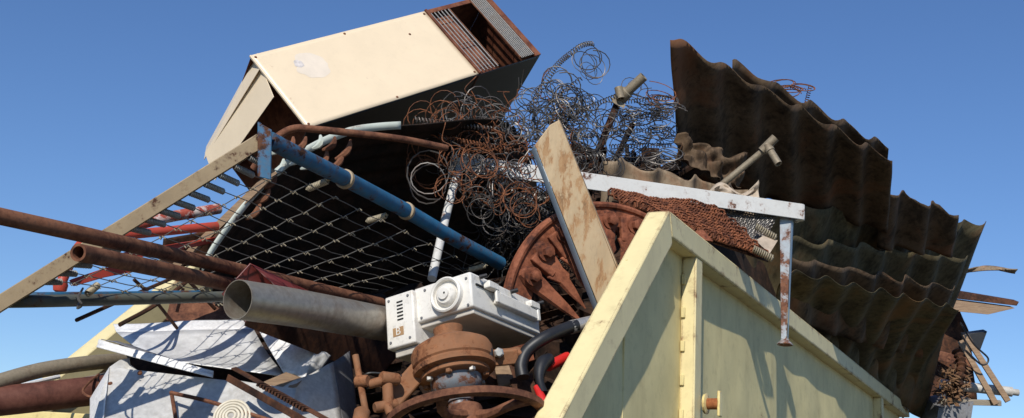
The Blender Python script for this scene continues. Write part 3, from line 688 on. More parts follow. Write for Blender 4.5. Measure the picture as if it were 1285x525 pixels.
for i in range(22):
    x, y = q.uniform(535, 660), q.uniform(132, 282)
    if (x-600)**2/80**2+(y-205)**2/85**2 > 1 or (x < 560 and y > 240): continue
    coil_at(s1, q.choice([0, 3, 3, 5, 6, 7, 4]), P(x, y, 5.72+q.uniform(-.1, .2)), V(q.uniform(-.8, .8), q.uniform(-.4, .9), .9), q.uniform(.9, 1.35))
tangle(s1, [(530,150,5.5),(560,200,5.5),(600,240,5.5),(640,180,5.6),(620,150,5.6),(580,135,5.6)], 12, 13, .0026, M_WIRER, 4)
tangle(s1, [(570,180,5.6),(620,220,5.6),(650,260,5.7),(600,140,5.6)], 12, 14, .0026, M_WIREG, 9)
for i in range(5): lace(s1, P(520+30*i, 150+22*i, 5.6), P(640+12*i, 165+26*i, 5.7), M_WIRER if i % 2 else M_WIREG)
s2 = thing('mattress_springs', 'grey mattress coil springs standing against the sky between oven and sheets', 'springs', 'mattress springs')
for x, y, k, sc in [(740,78,5,1.25),(738,82,5,1.1),(705,105,5,1.2),(700,112,4,.9),(742,95,5,.8),(690,120,4,1),(722,125,5,1.1),(668,130,4,1),(675,150,7,1),(700,145,4,1.1),(725,150,5,1.2),(745,135,4,1),
                    (690,165,4,1),(712,175,5,1.1),(735,180,4,1.1),(730,205,7,1),(655,145,6,1),(650,170,7,1),(672,185,4,1),(695,200,6,1),(715,205,4,1),(660,205,7,1),(765,150,6,1),(770,180,7,1),(760,205,6,1)]:
    coil_at(s2, k, P(x+q.uniform(-3, 3), y+q.uniform(-3, 3), 6.25+q.uniform(-.15, .15)), V(q.uniform(-.6, .6), q.uniform(-.3, .6), 1), sc*q.uniform(.95, 1.1))
for i in range(34):
    x, y = q.uniform(650, 765), q.uniform(118, 212)
    if y < 215-(x-640)*1.6 or y < 120+(x-720)*.6: continue
    coil_at(s2, q.choice([4, 5, 6, 7, 7, 3]), P(x, y, 6.35+q.uniform(-.15, .2)), V(q.uniform(-.8, .8), q.uniform(-.4, .9), .9), q.uniform(.9, 1.3))
lace(s2, P(664,140,6.2), P(715,68,6.2), M_WIREG, .016, sag=.05); lace(s2, P(715,68,6.2), P(745,55,6.25), M_WIREG, .014, sag=.02)
lace(s2, P(690,130,6.2), P(730,98,6.2), M_WIREG); lace(s2, P(700,150,6.2), P(775,120,6.25), M_WIRED); lace(s2, P(650,175,6.2), P(750,170,6.2), M_WIRED); lace(s2, P(680,205,6.2), P(760,195,6.2), M_WIREG)
tangle(s2, [(670,140,6.2),(700,160,6.2),(730,180,6.2),(690,190,6.2),(720,130,6.2),(660,180,6.2)], 26, 14, .0028, M_WIRED, 14)
tangle(s2, [(690,130,6.2),(720,160,6.2),(700,190,6.2)], 8, 12, .0027, M_WIRER, 17)
s3 = thing('mattress_springs', 'flattened dark mattress springs between the tee pole and corrugated sheet', 'springs', 'mattress springs')
for i in range(30):
    x, y = q.uniform(775, 842), q.uniform(118, 205); coil_at(s3, q.choice([6, 7, 4, 4, 3]), P(x, y, 6.75+q.uniform(-.12, .12)), V(q.uniform(-.5, .5), 1, q.uniform(.25, .7)), q.uniform(.9, 1.2))
coil_at(s3, 1, P(828, 122, 6.7), V(.2, .8, .6), 1.3); coil_at(s3, 5, P(795, 112, 6.7), V(.1, .2, 1), .9)
for i in range(5): lace(s3, P(765, 130+18*i, 6.7), P(843, 122+20*i, 6.75), M_WIRED)
tangle(s3, [(790,150,6.7),(820,170,6.7),(800,195,6.7),(830,140,6.7)], 12, 14, .003, M_WIRED, 31)
s4 = thing('mattress_springs', 'dense dark coil springs seen under the white rail left of the plank', 'springs', 'mattress springs')
for i in range(46):
    x, y = q.uniform(598, 705), q.uniform(232, 320); coil_at(s4, q.choice([6, 7, 6, 4]), P(x, y, 6.3+q.uniform(-.15, .2)), V(q.uniform(-.6, .6), q.uniform(-.4, .9), .8), q.uniform(.9, 1.2))
tangle(s4, [(620,250,6.2),(650,280,6.2),(680,300,6.2),(640,310,6.2)], 24, 30, .0036, M_WIRED, 41)
s5 = thing('mattress_springs', 'red rusty spring loops poking up behind the big corrugated sheet', 'springs', 'mattress springs')
CO.append(coil_mesh('wire_coil', M_WIRER, 1.6, .11, .03, wire=.004))
for x, y, sc in [(978,106,1.0),(990,112,.9),(1006,110,.9),(985,118,1.0)]: coil_at(s5, len(CO)-1, P(x, y, 7.9), V(q.uniform(-.3, .3), 1, .45), sc)
lace(s5, P(1010,136,7.9), P(1017,108,7.9), M_WIRER); lace(s5, P(958,106,7.9), P(1012,112,7.9), M_WIRER, .006)

# ------------------------------------------------------------------ white angle frame with legs
tf = thing('table_frame', 'white painted angle iron frame rail with hanging legs across the heap', 'frame')
a, b = P(566, 203, 5.85), P(1006, 266, 6.35); axr = (b-a).normalized(); ur = (Z-axr*axr.z).normalized(); sr = axr.cross(ur)
if sr.y > 0: sr = -sr
m = MB(); m.box(a-ur*.045, b-a, ur*.09, sr*.006)
m.lathe(b+ur*.0-sr*.02, Z, [(.026, -.045), (.026, .045)], 16)
m.box(a+ur*.0395, b-a, ur*.0055, sr*-.05)
obj('rail', m, M_WHITEP, tf, bevel=.004)
m = MB(); m.box(b-ur*.044+sr*.004, axr*.02-sr*0, ur*.088, -sr*.09); obj('rail_return', m, M_WHITEP, tf, bevel=.008)
p, q2 = P(990, 272, 6.36), P(985, 428, 6.33); al = (q2-p).normalized(); sdl = V(1, 0, 0)
m = MB(); m.plate([p-sdl*.05, p+sdl*.012, q2+sdl*.008, q2-sdl*.02], V(0, 0, -1)*.005); obj('leg_web', m, M_LEG, tf)
m = MB(); m.plate([p+sdl*.013, p+sdl*.034+V(0, 0, -.03), q2+sdl*.02+V(0, 0, -.01), q2+sdl*.013], V(0, 0, -1)*.005); obj('leg_flange', m, M_LEGD, tf)
m = MB(); m.lathe(q2+al*.0, al, [(.022, -.01), (.024, .0), (.04, .014), (.042, .022), (.02, .026)], 16); obj('leg_foot', m, M_LEG, tf)
m = MB(); m.tube(PL([(576,208,5.82),(560,270,5.6),(542,350,5.35)]), .021, 14); obj('left_leg', m, M_WHITEP, tf)
m = MB(); m.lathe(P(582, 203, 5.8), V(0, 0, 1), [(.044, -.02), (.044, .01), (.036, .016)], 20); obj('end_cap', m, M_WHITEP, tf)

# ------------------------------------------------------------------ plank, tee poles
pk = thing('channel_post', 'stained beige channel post leaning left in front of the white rail', 'post')
f_ = PL([(668,182,5.15),(699,150,5.18),(783,360,5.3),(751,384,5.28)]); th = V(-.25, -.1, -1)*.05
m = MB(); m.plate([f_[0]+V(.012, .0, 0), P(690, 157, 5.17), f_[1]+V(.008, -.004, 0), f_[2], f_[3]], V(0, 0, -1)*.008); obj('face', m, M_PLANK, pk, bevel=.003)
m = MB(); m.plate([f_[0]+V(.009, 0, 0), f_[0]+V(-.004, -.022, -.03), f_[3]+V(-.02, -.02, -.03), f_[3]+V(-.003, 0, 0)], V(0, 0, -1)*.008); obj('left_flange', m, M_LEGD, pk, bevel=.002)
m = MB(); m.plate([f_[1]+V(0.003, 0, -.002), f_[1]+V(.012, -.0, -.06), f_[2]+V(.012, 0, -.06), f_[2]+V(.003, 0, -.002)], V(1, 0, 0)*.005); obj('right_flange', m, M_PLANK, pk)
tp = thing('tee_pole', 'dark pipe pole with a tee clamp leaning against the sky', 'pole')
m = MB(); m.tube(PL([(742,212,6.45),(778,122,6.4)]), .021, 12); obj('pole', m, M_RUSTD, tp)
m = MB(); m.tube(PL([(780,122,6.38),(808,96,6.3)]), .028, 14, inner=.006); obj('socket_tube', m, M_GALV2, tp)
m = MB(); m.lathe(P(782, 120, 6.38), (P(808, 96, 6.3)-P(780, 122, 6.38)), [(.03, -.05), (.04, -.04), (.04, .03), (.03, .04)], 14); obj('clamp', m, M_GALV2, tp)
m = MB(); m.tube(PL([(776,110,6.34),(779,124,6.34)]), .024, 12, inner=.008); obj('clamp_socket', m, M_GALV2, tp)
m = MB(); m.plate(PL([(765,121,6.36),(785,131,6.36),(783,136,6.36),(770,130,6.36)]), V(0, 0, -1)*.012); obj('clamp_lug', m, M_GALV2, tp)
tp = thing('tee_tube', 'tan tube with a tee fitting in front of the big corrugated sheet', 'pipe')
m = MB(); m.tube(PL([(896,240,6.5),(962,186,6.4)]), .019, 12); obj('tube', m, M_GALV2, tp)
m = MB(); m.tube(PL([(956,190,6.4),(973,173,6.37)]), .026, 14, inner=.008); obj('fitting', m, M_GALV2, tp)
m = MB(); m.tube(PL([(962,182,6.38),(977,206,6.33)]), .021, 14, inner=.006); obj('branch', m, M_GALV2, tp)
m = MB(); m.lathe(P(965,187,6.37), P(977,206,6.33)-P(962,182,6.38), [(.02,-.005),(.027,0),(.027,.02),(.02,.024)], 14); obj('collar', m, M_GALV2, tp)

# ------------------------------------------------------------------ rusty tined rotor
ro = thing('tined_rotor', 'rusty red rotor ring with bolted pointed tines behind the yellow corner', 'machine part')
rc_ = P(775, 422, 5.62); e1 = Vector((math.cos(.5), math.sin(.5), 0)); e2 = Vector((-.05, -.12, 1)).normalized(); en = e1.cross(e2).normalized()
if en.y > 0: en = -en
RR = .63
def rp(a, r, h=0): return rc_+(e1*math.cos(a)+e2*math.sin(a))*r+en*h
m = MB(); a0, a1 = math.radians(48), math.radians(200); nn = 60
vs_ = []; fs_ = []
for i in range(nn+1):
    a = lerp(a0, a1, i/nn)
    vs_ += [rp(a, RR, .02), rp(a, RR-.135, .02), rp(a, RR-.135, -.02), rp(a, RR, -.02)]
for i in range(nn):
    for k in range(4): fs_.append((i*4+k, i*4+(k+1) % 4, (i+1)*4+(k+1) % 4, (i+1)*4+k))
fs_ += [(3, 2, 1, 0), tuple(nn*4+k for k in range(4))]
m.add(vs_, fs_); obj('ring', m, M_RUSTTINE, ro, bevel=.004)
m = MB(); m.tube([rp(lerp(a0, a1, i/40), RR-.012, .02) for i in range(41)], .016, 8); obj('ring_lip', m, M_RUSTTINE, ro)
def tine(ang, lean, L, idx):
    p = rp(ang, RR-.09, .035); d = (rp(ang, RR-.09-L*math.cos(lean), .10)+(-e1*math.sin(ang)+e2*math.cos(ang))*L*math.sin(lean)-p); dn_ = d.normalized(); sd = dn_.cross(en).normalized()
    t = MB(); prof = [(-.055, .012), (-.045, .036), (0, .046), (.06, .044), (.12, .036), (.22, .024), (L, .003)]
    vs_ = []
    for h, w in prof:
        c = p+dn_*h
        for s_, z_ in ((-1, -.3), (-.75, .3), (0, .55), (.75, .3), (1, -.3)): vs_.append(c+sd*s_*w+en*(z_*w*.75))
    fs_ = []
    for i in range(len(prof)-1):
        for k in range(5): fs_.append((i*5+k, i*5+(k+1) % 5, (i+1)*5+(k+1) % 5, (i+1)*5+k))
    fs_ += [(4, 3, 2, 1, 0), tuple((len(prof)-1)*5+k for k in range(5))]
    t.add(vs_, fs_); to = obj('tine', t, M_RUSTTINE, ro, ang=30)
    b_ = MB(); b_.lathe(p, en, [(.043, .014), (.043, .03), (.0, .031)], 16); b_.lathe(p, en, [(.026, .03), (.026, .056), (.018, .06)], 6); obj('bolt', b_, M_RUSTTINE, to, ang=30)
    w_ = MB(); q_ = rp(ang-.19, RR-.12, .03); w_.cbox(q_, dn_*.13, sd*.07, en*.05); w_.plate([q_+dn_*.05-sd*.04, q_+dn_*.05+sd*.05, q_+dn_*.16+sd*.01, q_+dn_*.12-sd*.04], en*.02); obj('clamp_block', w_, M_RUSTTINE, to, bevel=.006)
for i, a in enumerate((158, 143, 128, 113, 98, 83, 68)): tine(math.radians(a), math.radians(14), .32, i)

# ------------------------------------------------------------------ chain mats
def chain_mat(name, c, nu, nv, r, wire, mat, label, sag, seed):
    q_ = random.Random(seed); mb = MB()
    for j in range(nv):
        for i in range(nu):
            u, v = (i+.5*(j % 2))/nu, j/(nv-1); p = bil(c, u, v); p += Z*sag*(noise.noise(p*5)+.4*noise.noise(p*13))
            ax = (c[1]-c[0]).normalized() if (i+j) % 2 else (c[3]-c[0]).normalized()
            ax = (ax+Vector((q_.uniform(-.3, .3), q_.uniform(-.3, .3)-1.6, q_.uniform(-.2, .3)))).normalized(); f1 = ax.orthogonal().normalized(); f2 = ax.cross(f1)
            mb.tube([p+(f1*math.cos(k*PI/3)+f2*math.sin(k*PI/3))*r for k in range(6)], wire, 4, closed=True)
    return obj(name, mb, mat, label=label, cat='chain mat')
ch = [P(772,246,6.0), P(905,262,6.05), P(962,322,6.0), P(822,268,5.75)]
chain_mat('chain_mat', [P(768,244,6.05), P(900,262,6.15), P(962,318,6.15), P(800,262,5.8)], 38, 10, .021, .0062, M_CHAIN, 'red rusty chain mat draped under the white rail', .03, 1)
und = MB(); und.grid(lambda u, v: bil([P(768,246,6.09), P(905,263,6.19), P(964,322,6.19), P(800,266,5.84)], u, v)-Z*.03, 8, 6); obj('rusty_plate', und, M_RUSTD, label='rusty plate under the red chain mat', cat='plate', solid=.006)
chain_mat('chain_mat', [P(862,252,6.28), P(975,272,6.35), P(958,306,6.25), P(905,290,6.22)], 34, 14, .011, .0035, M_WIREG, 'grey wire mesh mat beside the red chain mat', .02, 2)
for a, b, L_ in (((948,284,6.2),(974,299,6.2),'small tan spring at the edge of the grey mesh mat'), ((945,312,6.1),(970,325,6.1),'small tan spring below the grey mesh mat')):
    mb = MB(); A_, B_ = P(*a), P(*b); d = B_-A_; f1 = d.orthogonal().normalized(); f2 = d.normalized().cross(f1); mb.tube([A_+d*(i/90)+(f1*math.cos(i*2*PI/9)+f2*math.sin(i*2*PI/9))*.017 for i in range(91)], .004, 5); obj('coil_spring', mb, M_SPRT, label=L_, cat='spring')
m = MB(); m.plate(PL([(948,302,6.15),(958,296,6.2),(976,302,6.2),(966,318,6.15)]), V(0, -.2, -1)*.01); obj('torn_scrap', m, M_CLOTH, label='tan triangular scrap between the two small springs', cat='scrap')
m = MB(); m.plate(PL([(856,296,5.72),(882,288,5.8),(895,303,5.75)]), V(0, -.2, -1)*.015); obj('steel_offcut', m, M_RUSTTINE, label='rusty triangular blade tip above the yellow top rail', cat='blade')

# ------------------------------------------------------------------ corrugated sheets
def corr(name, c, waves, amp, mat, label, nv=14, tear=.0, bend=0, seed=0, ph=0, nper=12, droop=0, edge=.021):
    c = PL(c); nr_ = (c[1]-c[0]).cross(c[3]-c[0]).normalized()
    if nr_.dot(CAM-c[0]) < 0: nr_ = -nr_
    mb = MB(); nu = int(waves*nper); hv = (c[3]-c[0]).normalized()
    def fn(u, v):
        a = amp*(1+.25*noise.noise(Vector((u*4, v, seed))))
        p = bil(c, u, v)+nr_*a*math.sin(2*PI*waves*u+ph+.25*math.sin(u*5+seed))
        p += nr_*(bend*math.sin(PI*v)+.02*noise.noise(Vector((u*3, v*3, seed+5)))+droop*max(0, u-.7)*(1-v))
        p += hv*edge*(math.sin(2*PI*waves*u+ph+.25*math.sin(u*5+seed)+.9)+.5*noise.noise(Vector((u*9, seed, 1))))*max(0, 1-v*3.5)
        if tear: p += hv*tear*noise.noise(Vector((u*14, 0, seed)))*max(0, 1-v*nv/1.5)
        return p
    mb.grid(fn, nu, nv); return obj(name, mb, mat, label=label, cat='roofing sheet', group='corrugated sheets', solid=.003, ang=60)
corr('corrugated_sheet', [(838,44,6.45),(1117,199,7.7),(1112,290,8.6),(850,222,7.3)], 6.2, .034, M_CORR, 'tall dark corrugated sheet rising highest at the right', tear=.02, seed=1, ph=1)
corr('corrugated_sheet', [(918,76,6.95),(1115,184,8.05),(1108,285,8.8),(915,225,7.7)], 4.6, .03, M_CORR, 'dark corrugated sheet edge just behind the tallest sheet', tear=.02, seed=2, ph=2.5)
corr('corrugated_sheet', [(1108,236,8.2),(1198,266,8.9),(1190,320,9.3),(1100,310,8.7)], 2.3, .05, M_CORR, 'small dark corrugated end right of the tallest sheet', tear=.03, seed=3)
corr('corrugated_sheet', [(935,252,7.2),(1240,281,10.3),(1160,530,12.0),(940,372,7.5)], 8.5, .026, M_CORR2, 'large olive brown corrugated sheet whose right edge meets the sky', tear=.03, seed=4, ph=.6, bend=-.05)
corr('corrugated_sheet', [(985,298,7.65),(1218,324,9.9),(1175,430,10.9),(985,400,8.1)], 6.4, .026, M_CORR2, 'corrugated sheet second down in the olive stack', tear=.03, seed=5, ph=2)
corr('corrugated_sheet', [(985,322,7.5),(1200,362,9.6),(1160,450,10.7),(985,405,8.0)], 6.0, .03, M_CORR, 'corrugated sheet third down in the olive stack', tear=.03, seed=6, ph=4)
corr('corrugated_sheet', [(985,340,7.35),(1202,386,9.4),(1132,524,12.0),(972,396,7.85)], 7.0, .022, M_CORR2, 'lowest olive corrugated sheet leaning just above the yellow rim', tear=.025, seed=7, ph=1.2, bend=-.05)
corr('corrugated_sheet', [(756,198,6.3),(944,240,6.7),(940,290,6.7),(752,262,6.4)], 4.2, .045, M_CORRB, 'tan weathered corrugated strip just above the white rail', tear=.04, seed=8)
quad('crumpled_strip', [(850,168,6.75),(935,202,6.9),(930,236,6.8),(852,202,6.7)], M_STRIP, 'torn brown metal strip crumpled at the foot of the tallest sheet', 'metal strip', dent=.13, n=28, seed=8, fr=6)
m = MB(); m.grid(lambda u, v: P(lerp(890, 952, u), lerp(252, 240-9*math.sin(u*7)-8*u, v), 6.42)+V(0, 0, .05)*noise.noise(Vector((u*6, v*3, 2))), 20, 6); obj('cardboard_scrap', m, M_CLOTH, label='crumpled beige cardboard scraps on the white rail', cat='cardboard', solid=.006)

# ------------------------------------------------------------------ far right debris
YR = 11.6
def strip(name, px, mat, label, cat, th=.03): 
    mb = MB(); mb.plate([P(x, y, Y) for x, y, Y in px], V(.0, .1, -1)*th); return obj(name, mb, mat, label=label, cat=cat, bevel=.003)
m = MB(); m.grid(lambda u, v: P(lerp(1190, 1276, u), lerp(336+2*math.sin(u*8), 342+3*math.sin(u*6+1), v), YR)+V(0, 0, .05)*math.sin(u*9+v*2), 24, 3); obj('twisted_strip', m, M_CORRB, label='twisted brown metal strip jutting into the sky at right', cat='metal strip', solid=.01)
strip('flat_bar', [(1190,364,YR),(1279,379,YR-.3),(1276,384,YR-.3),(1190,374,YR)], M_RUSTD, 'upper dark flat bar of the pair jutting out right', 'bar', .12)
strip('flat_bar', [(1190,376,YR),(1274,387,YR-.3),(1240,395,YR-.2),(1190,390,YR)], M_WOOD, 'lower brown flat bar of the pair jutting out right', 'bar', .12)
strip('dark_wedge', [(1210,420,YR),(1239,416,YR),(1229,443,YR),(1214,440,YR)], M_BLACK, 'black wedge shaped piece behind the leaning planks', 'scrap', .1)
for (a, b, lab) in (((1205,428),(1250,508),'front leaning plank of the pair at the right edge'), ((1211,420),(1265,504),'rear leaning plank of the pair at the right edge')):
    m = MB(); k = 0 if 'front' in lab else .12; m.bar(P(a[0], a[1], YR-.1+k), P(b[0], b[1], YR-.25+k), V(0, 0, 1), .055, .03); obj('plank', m, M_WOOD, label=lab, cat='plank', bevel=.003)
m = MB(); m.bar(P(1180, 504, YR-.1), P(1256, 506, YR-.2), V(0, 1, 0), .06, .05); obj('plank', m, M_WOODG, label='flat grey plank end below the leaning planks', cat='plank', bevel=.004)
pvc = thing('pvc_pipe', 'short off white pipe stub behind the leaning planks', 'pipe')
m = MB(); m.tube(PL([(1180,482,YR+.1),(1270,492,YR)]), .048, 16, inner=.008); obj('pipe_body', m, M_PVC, pvc)
m = MB(); m.tube(PL([(1262,491,YR),(1278,493,YR)]), .032, 14, inner=.008); obj('spigot', m, M_PVC, pvc)
m = MB(); hp = smooth(PL([(1200,440,YR-.2),(1206,455,YR-.25),(1204,475,YR-.28),(1198,500,YR-.2)]), 16); m.tube(hp, [.042+.010*math.sin(i*1.1) for i in range(len(hp))], 12); obj('ribbed_hose', m, M_RUSTD, label='short brown ribbed hose hanging beside the olive sheets', cat='hose')
m = MB(); m.tube(smooth(PL([(1205,405,YR-.3),(1222,432,YR-.3),(1240,450,YR-.3),(1232,458,YR-.3),(1212,440,YR-.3)]), 6), .009, 6); obj('black_cable', m, M_BLACK, label='black cable loop over the leaning planks', cat='cable')
lf = MB(); ql = random.Random(8)
for i in range(420):
    p = P(min(1216, ql.gauss(1197, 10)), min(508, ql.gauss(482, 13)), YR-.2+ql.uniform(-.15, .15)); a = Vector((ql.uniform(-1, 1), ql.uniform(-1, 1), ql.uniform(-1, 1))).normalized(); b = a.orthogonal().normalized(); s_ = ql.uniform(.015, .04)
    lf.add([p-a*s_, p+b*s_*.5, p+a*s_, p-b*s_*.5], [(0, 1, 2, 3)])
obj('dead_leaves', lf, M_LEAF, kind='stuff', label='clump of dead brown leaves caught beside the ribbed hose', cat='leaves')
quad('rusty_plate', [(1196,372,YR+.25),(1216,418,YR+.25),(1226,505,YR+.25),(1160,520,YR+.3)], M_RUSTD, 'dark rusty offcut behind the ribbed hose and planks', 'plate', th=.02, seed=12, dent=.05)
strip('rusted_angle', [(1176,440,YR+.1),(1222,452,YR),(1220,462,YR),(1176,452,YR+.1)], M_RUST, 'short rusty angle offcut crossing behind the leaning planks', 'angle iron', .06)
strip('grey_block', [(1178,512,YR-.2),(1222,504,YR-.2),(1216,545,YR-.2),(1172,545,YR-.2)], M_GREYD, 'dark grey block below the grey plank end', 'block', .4)
for (x, y, Y, nm) in ():
    pass

# ------------------------------------------------------------------ white appliance unit
un_ = thing('appliance_unit', 'white plastic appliance unit with a round dial on rusty pump', 'appliance')
O = P(519, 363, 4.62); eu, eh, ed = Vector((.2212, -.1419, .0544)), Vector((.0203, -.0219, -.1393)), Vector((.2753, .4194, -.0257))
u_, h_, d_ = eu.normalized(), eh.normalized(), ed.normalized(); LU, LH, LD = eu.length, eh.length, ed.length
def U(a, b, c): return O+u_*a+h_*b+d_*c
m = MB(); m.box(U(0, 0, 0), eu, eh, ed); obj('body', m, M_WHITE, un_, bevel=.008)
w0 = .125
m = MB(); m.box(U(-w0, .01, -.025), u_*(w0+.012), h_*(LH*1.52), d_*(LD*.72)); obj('side_module', m, M_WHITE, un_, bevel=.007)
m = MB(); m.box(U(-w0+.02, .012+LH*1.52, 0), u_*(w0+.05), h_*.03, d_*(LD*.6)); obj('module_base', m, M_WHITED, un_, bevel=.004)
m = MB(); m.box(U(.01, LH+.0, .02), u_*(LU*.92), h_*.02, d_*(LD*.95)); obj('base_plate', m, M_WHITED, un_, bevel=.004)
for i in range(6):
    m = MB(); m.cbox(U(-w0*.42, .045+.0145*i, -.026), u_*.028, h_*.005, d_*.004); obj('vent_slot', m, M_SLOT, un_)
# badge with a worn letter
m = MB(); m.cbox(U(-w0*.53, .165, -.0255), u_*.052, h_*.036, d_*.002); bdg = obj('badge', m, paint('badge brown', (.36, .22, .11), .1, 30, grime=.6), un_, bevel=.004)
tc = bpy.data.curves.new('letter', 'FONT'); tc.body = 'B'; tc.size = .045; tc.align_x = 'CENTER'; tc.align_y = 'CENTER'; tc.extrude = .0006
to = bpy.data.objects.new('letter_tmp', tc); COL.objects.link(to); bpy.context.view_layer.update()
me = bpy.data.meshes.new_from_object(to.evaluated_get(bpy.context.evaluated_depsgraph_get())); bpy.data.objects.remove(to)
bas = Matrix((u_, -h_, -d_)).transposed().to_4x4(); me.transform(Matrix.Translation(U(-w0*.53, .165, -.0272)) @ bas); me.materials.clear(); me.materials.append(M_WHITE)
lo_ = bpy.data.objects.new('letter', me); COL.objects.link(lo_); lo_.parent = bdg
dc = U(LU*.60, LH*.50, 0)
m = MB(); m.lathe(dc, -d_, [(.070, 0), (.070, .022), (.064, .026), (.058, .022), (.055, .008), (.0, .008)], 40); dl = obj('dial_ring', m, M_WHITE, un_)
m = MB(); m.lathe(dc-d_*.008, -d_, [(.046, 0), (.045, .010), (.036, .02), (.024, .022), (.023, .030), (.0, .032)], 36); obj('dial_knob', m, M_WHITE, dl)
m = MB(); m.cbox(dc-d_*.04+u_*.008, u_*.006, h_*.006, d_*.004); obj('dial_mark', m, M_SLOT, dl)
for (a, b) in ((-w0+.02, .03), (-.012, .03), (-w0+.02, LH*1.42), (-.012, LH*1.42), (.03, LH*.9), (LU-.02, .025), (LU-.02, LH*.93), (LU*.2, .02)):
    z0 = -.0255 if a < 0 else -.0005
    m = MB(); m.lathe(U(a, b, z0), -d_, [(.006, 0), (.005, .003)], 10); obj('screw', m, M_GREYD, un_)
# right flank: lid seam, latches, clips
m = MB(); m.box(U(LU+.0005, LH*.30, .03), u_*.006, h_*.006, d_*(LD*.92)); obj('lid_seam', m, M_SLOT, un_)
m = MB(); m.box(U(LU-.002, LH*.34, LD*.30), u_*.03, h_*(LH*.34), d_*(LD*.62)); obj('flank_cover', m, M_WHITE, un_, bevel=.006)
for c in (.16, .78):
    m = MB(); m.box(U(LU+.004, LH*.16, LD*c), u_*.03, h_*(LH*.2), d_*.07); m.box(U(LU+.02, LH*.20, LD*c+.05), u_*.012, h_*(LH*.5), d_*.02); obj('latch', m, M_WHITE, un_, bevel=.004)
for c in (.10, .55, .95):
    m = MB(); m.tube([U(LU+.01, LH*.1, LD*c), U(LU+.03, LH*.05, LD*c+.02)], .009, 8); obj('clip_stud', m, M_BLACK, un_)

# ------------------------------------------------------------------ rusty pump
pm = thing('rusty_pump', 'orange rusty cast iron pump housing under the white unit', 'machine part')
po = P(562, 413, 4.52); pa = V(.17, -.86, .47).normalized(); pr_ = V(1, 0, 0)
def PP(r, a, h):
    f1 = (pr_-pa*pr_.dot(pa)).normalized(); f2 = pa.cross(f1); return po+pa*h+(f1*math.cos(a)+f2*math.sin(a))*r
m = MB(); m.lathe(po, pa, [(.058, .0), (.055, .03), (.068, .05), (.075, .07)], 28, ref=pr_); obj('neck', m, M_RUSTF, pm)
m = MB(); m.lathe(po, pa, [(.07, .055), (.12, .065), (.148, .082), (.156, .10), (.156, .145), (.150, .152), (.150, .158), (.158, .162), (.156, .178), (.14, .184)], 48, ref=pr_); obj('housing', m, M_RUSTF, pm)
m = MB(); m.lathe(po, pa, [(.132, .18), (.132, .200), (.124, .206), (.10, .208)], 40, ref=pr_); fg = obj('flange', m, M_RUSTF, pm)
for i in range(8):
    m = MB(); p = PP(.114, i*PI/4+.2, .205); m.lathe(p, pa, [(.013, 0), (.013, .012), (.009, .015)], 6); obj('bolt', m, M_STEEL if i % 2 else M_RUSTF, fg, ang=30)
m = MB(); m.lathe(po, pa, [(.098, .2), (.096, .235), (.085, .255), (.06, .27), (.052, .30)], 36, ref=pr_); obj('cap', m, M_BLUEGR, pm)
m = MB(); m.lathe(po, pa, [(.045, .28), (.043, .40), (.03, .405), (.03, .45)], 20, ref=pr_); obj('shaft', m, M_BLUEGR, pm)
lg = PP(.155, -.35, .12); m = MB(); m.cbox(lg+V(.04, .0, .01), V(.13, .012, 0), V(-.005, .06, 0), V(0, 0, .06)); m.lathe(lg+V(.10, .0, 0), V(0, -.2, 1), [(.034, -.03), (.034, .03)], 18); obj('lug', m, M_RUSTF, pm, bevel=.008)
m = MB(); m.lathe(lg+V(.03, .02, .04), V(.1, .2, 1), [(.020, 0), (.020, .016), (.014, .02)], 6); m.lathe(lg+V(.03, .02, .05), V(.1, .2, 1), [(.011, 0), (.011, .02)], 12); obj('lug_bolt', m, M_STEEL, pm, ang=30)
ar = P(538, 452, 4.5), P(488, 508, 4.45)
m = MB(); m.bar(ar[0], ar[1], V(0, .2, 1), .075, .05); obj('arm', m, M_RUSTF, pm, bevel=.008)
# linkage
lk = thing('rusty_linkage', 'orange rusty rod linkage left of the rusty pump', 'machine part')
m = MB(); m.tube(PL([(446,446,4.38),(452,480,4.36),(461,528,4.33)]), [.011]*9 if False else .0125, 10); obj('rod', m, M_RUSTF, lk)
for a, b, r in (((447,479,4.36),(462,478,4.34),.022), ((462,483,4.36),(494,474,4.38),.017), ((478,474,4.36),(500,477,4.4),.024), ((486,480,4.38),(488,512,4.36),.020), ((470,512,4.34),(498,507,4.38),.020), ((486,508,4.35),(490,520,4.33),.016), ((455,515,4.34),(450,540,4.3),.03)):
    m = MB(); A_, B_ = P(*a), P(*b); d = (B_-A_).normalized(); L_ = (B_-A_).length; m.lathe(A_, d, [(r*.85, 0), (r, .006), (r, L_-.006), (r*.85, L_)], 14); obj('joint', m, M_RUSTF, lk)
w = MB(); w.tube(smooth(PL([(462,488,4.4),(458,474,4.42),(466,468,4.42),(504,472,4.45)]), 5), .004, 6); obj('link_wire', w, M_BLACK, lk)
# hand wheel
wc = P(586, 527, 4.36); wa = V(.10, -.86, .50).normalized(); f1 = (V(1, .05, 0)-wa*wa.dot(V(1, .05, 0))).normalized(); f2 = wa.cross(f1); WR = .275
m = MB(); nn = 72; vs_ = []; fs_ = []
sec = [(.0, .020), (.016, .012), (.016, -.012), (.0, -.020), (-.016, -.014), (-.016, .014)]
for i in range(nn):
    a = 2*PI*i/nn
    for dr, dh in sec: vs_.append(wc+(f1*math.cos(a)+f2*math.sin(a))*(WR+dr)+wa*dh)
for i in range(nn):
    for k in range(6): fs_.append((i*6+k, i*6+(k+1) % 6, ((i+1) % nn)*6+(k+1) % 6, ((i+1) % nn)*6+k))
m.add(vs_, fs_); hw = obj('hand_wheel', m, M_RUST, pm, ang=50)
m = MB(); m.lathe(wc, wa, [(.055, -.05), (.06, -.04), (.06, .03), (.045, .045), (.02, .046)], 24); obj('hub', m, M_RUST, hw)
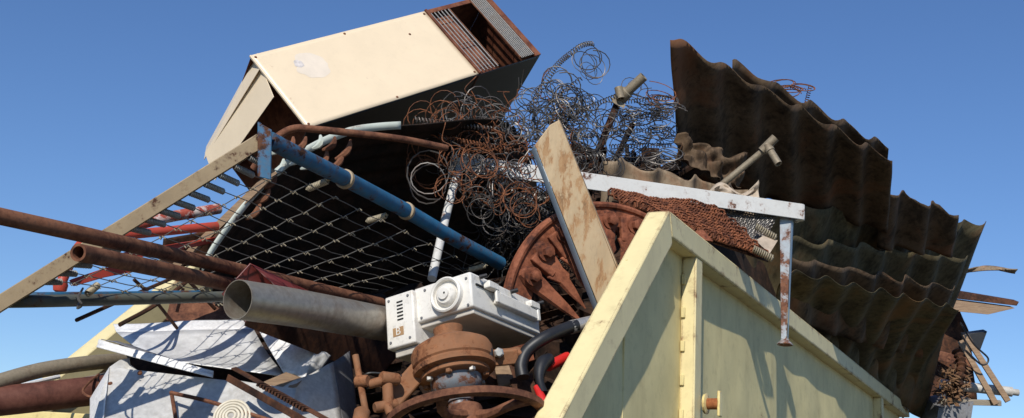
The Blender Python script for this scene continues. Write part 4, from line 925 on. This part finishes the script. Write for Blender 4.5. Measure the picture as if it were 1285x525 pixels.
for i in range(5):
    a = 2*PI*i/5+.55; pts = [wc+(f1*math.cos(a+.22*math.sin(PI*k/6))+f2*math.sin(a+.22*math.sin(PI*k/6)))*lerp(.05, WR-.01, k/6)+wa*(.02*math.sin(PI*k/6)) for k in range(7)]
    m = MB(); m.tube(pts, [.024, .021, .019, .018, .018, .019, .022], 8); obj('spoke', m, M_RUST, hw)

# ------------------------------------------------------------------ hoses and bits right of the pump
pipe('black_hose', [(656,474,4.5),(654,458,4.52),(662,440,4.54),(684,424,4.56),(712,412,4.62),(724,409,4.64)], .0255, M_BLACK, 'thick black rubber hose with a metal ferrule by the yellow corner', n=14, cat='hose', sm=6)
fr_ = bpy.data.objects[[o.name for o in bpy.data.objects if o.name.startswith('black_hose')][-1]]
m = MB(); m.tube(PL([(716,411,4.63),(742,405,4.68)]), .0275, 16, inner=.006); obj('ferrule', m, M_STEEL, fr_)
rh = thing('hand_tool', 'black and red tool handle beside the yellow corner', 'handle')
m = MB(); m.tube(smooth(PL([(690,450,4.5),(680,458,4.46),(677,475,4.42),(682,495,4.38)]), 5), [.022+.006*math.sin(i*.4) for i in range(16)], 12); obj('grip', m, M_BLACK, rh)
m = MB(); m.tube(smooth(PL([(673,486,4.4),(680,500,4.36),(686,520,4.33)]), 5), [.012+.0009*i for i in range(11)], 10); obj('red_blade', m, M_REDB, rh)
m = MB(); m.tube(PL([(688,460,4.5),(712,448,4.6)]), .02, 10); obj('red_neck', m, M_REDB, rh)
for i, (px_, mt, lab) in enumerate([([(598,452,4.75),(640,440,4.8),(652,478,4.7),(612,486,4.65)], M_RUSTD, 'dark rusty plate behind the pump lug'),
      ([(618,446,4.72),(634,444,4.72),(646,480,4.66),(626,490,4.62)], M_WOOD, 'brown board stub standing behind the hand wheel'),
      ([(640,478,4.62),(668,470,4.66),(676,500,4.55),(650,508,4.5)], M_RUSTD, 'rusty plate between hose and hand wheel')]):
    quad('metal_plate' if mt is not M_WOOD else 'board_stub', px_, mt, lab, 'plate' if mt is not M_WOOD else 'board', th=.012, seed=i)
w = MB(); w.tube(smooth(PL([(606,430,4.5),(616,440,4.45),(614,452,4.42)]), 5), .008, 8); obj('black_cable', w, M_BLACK, label='short black cable end hanging from the white unit', cat='cable')
settle()
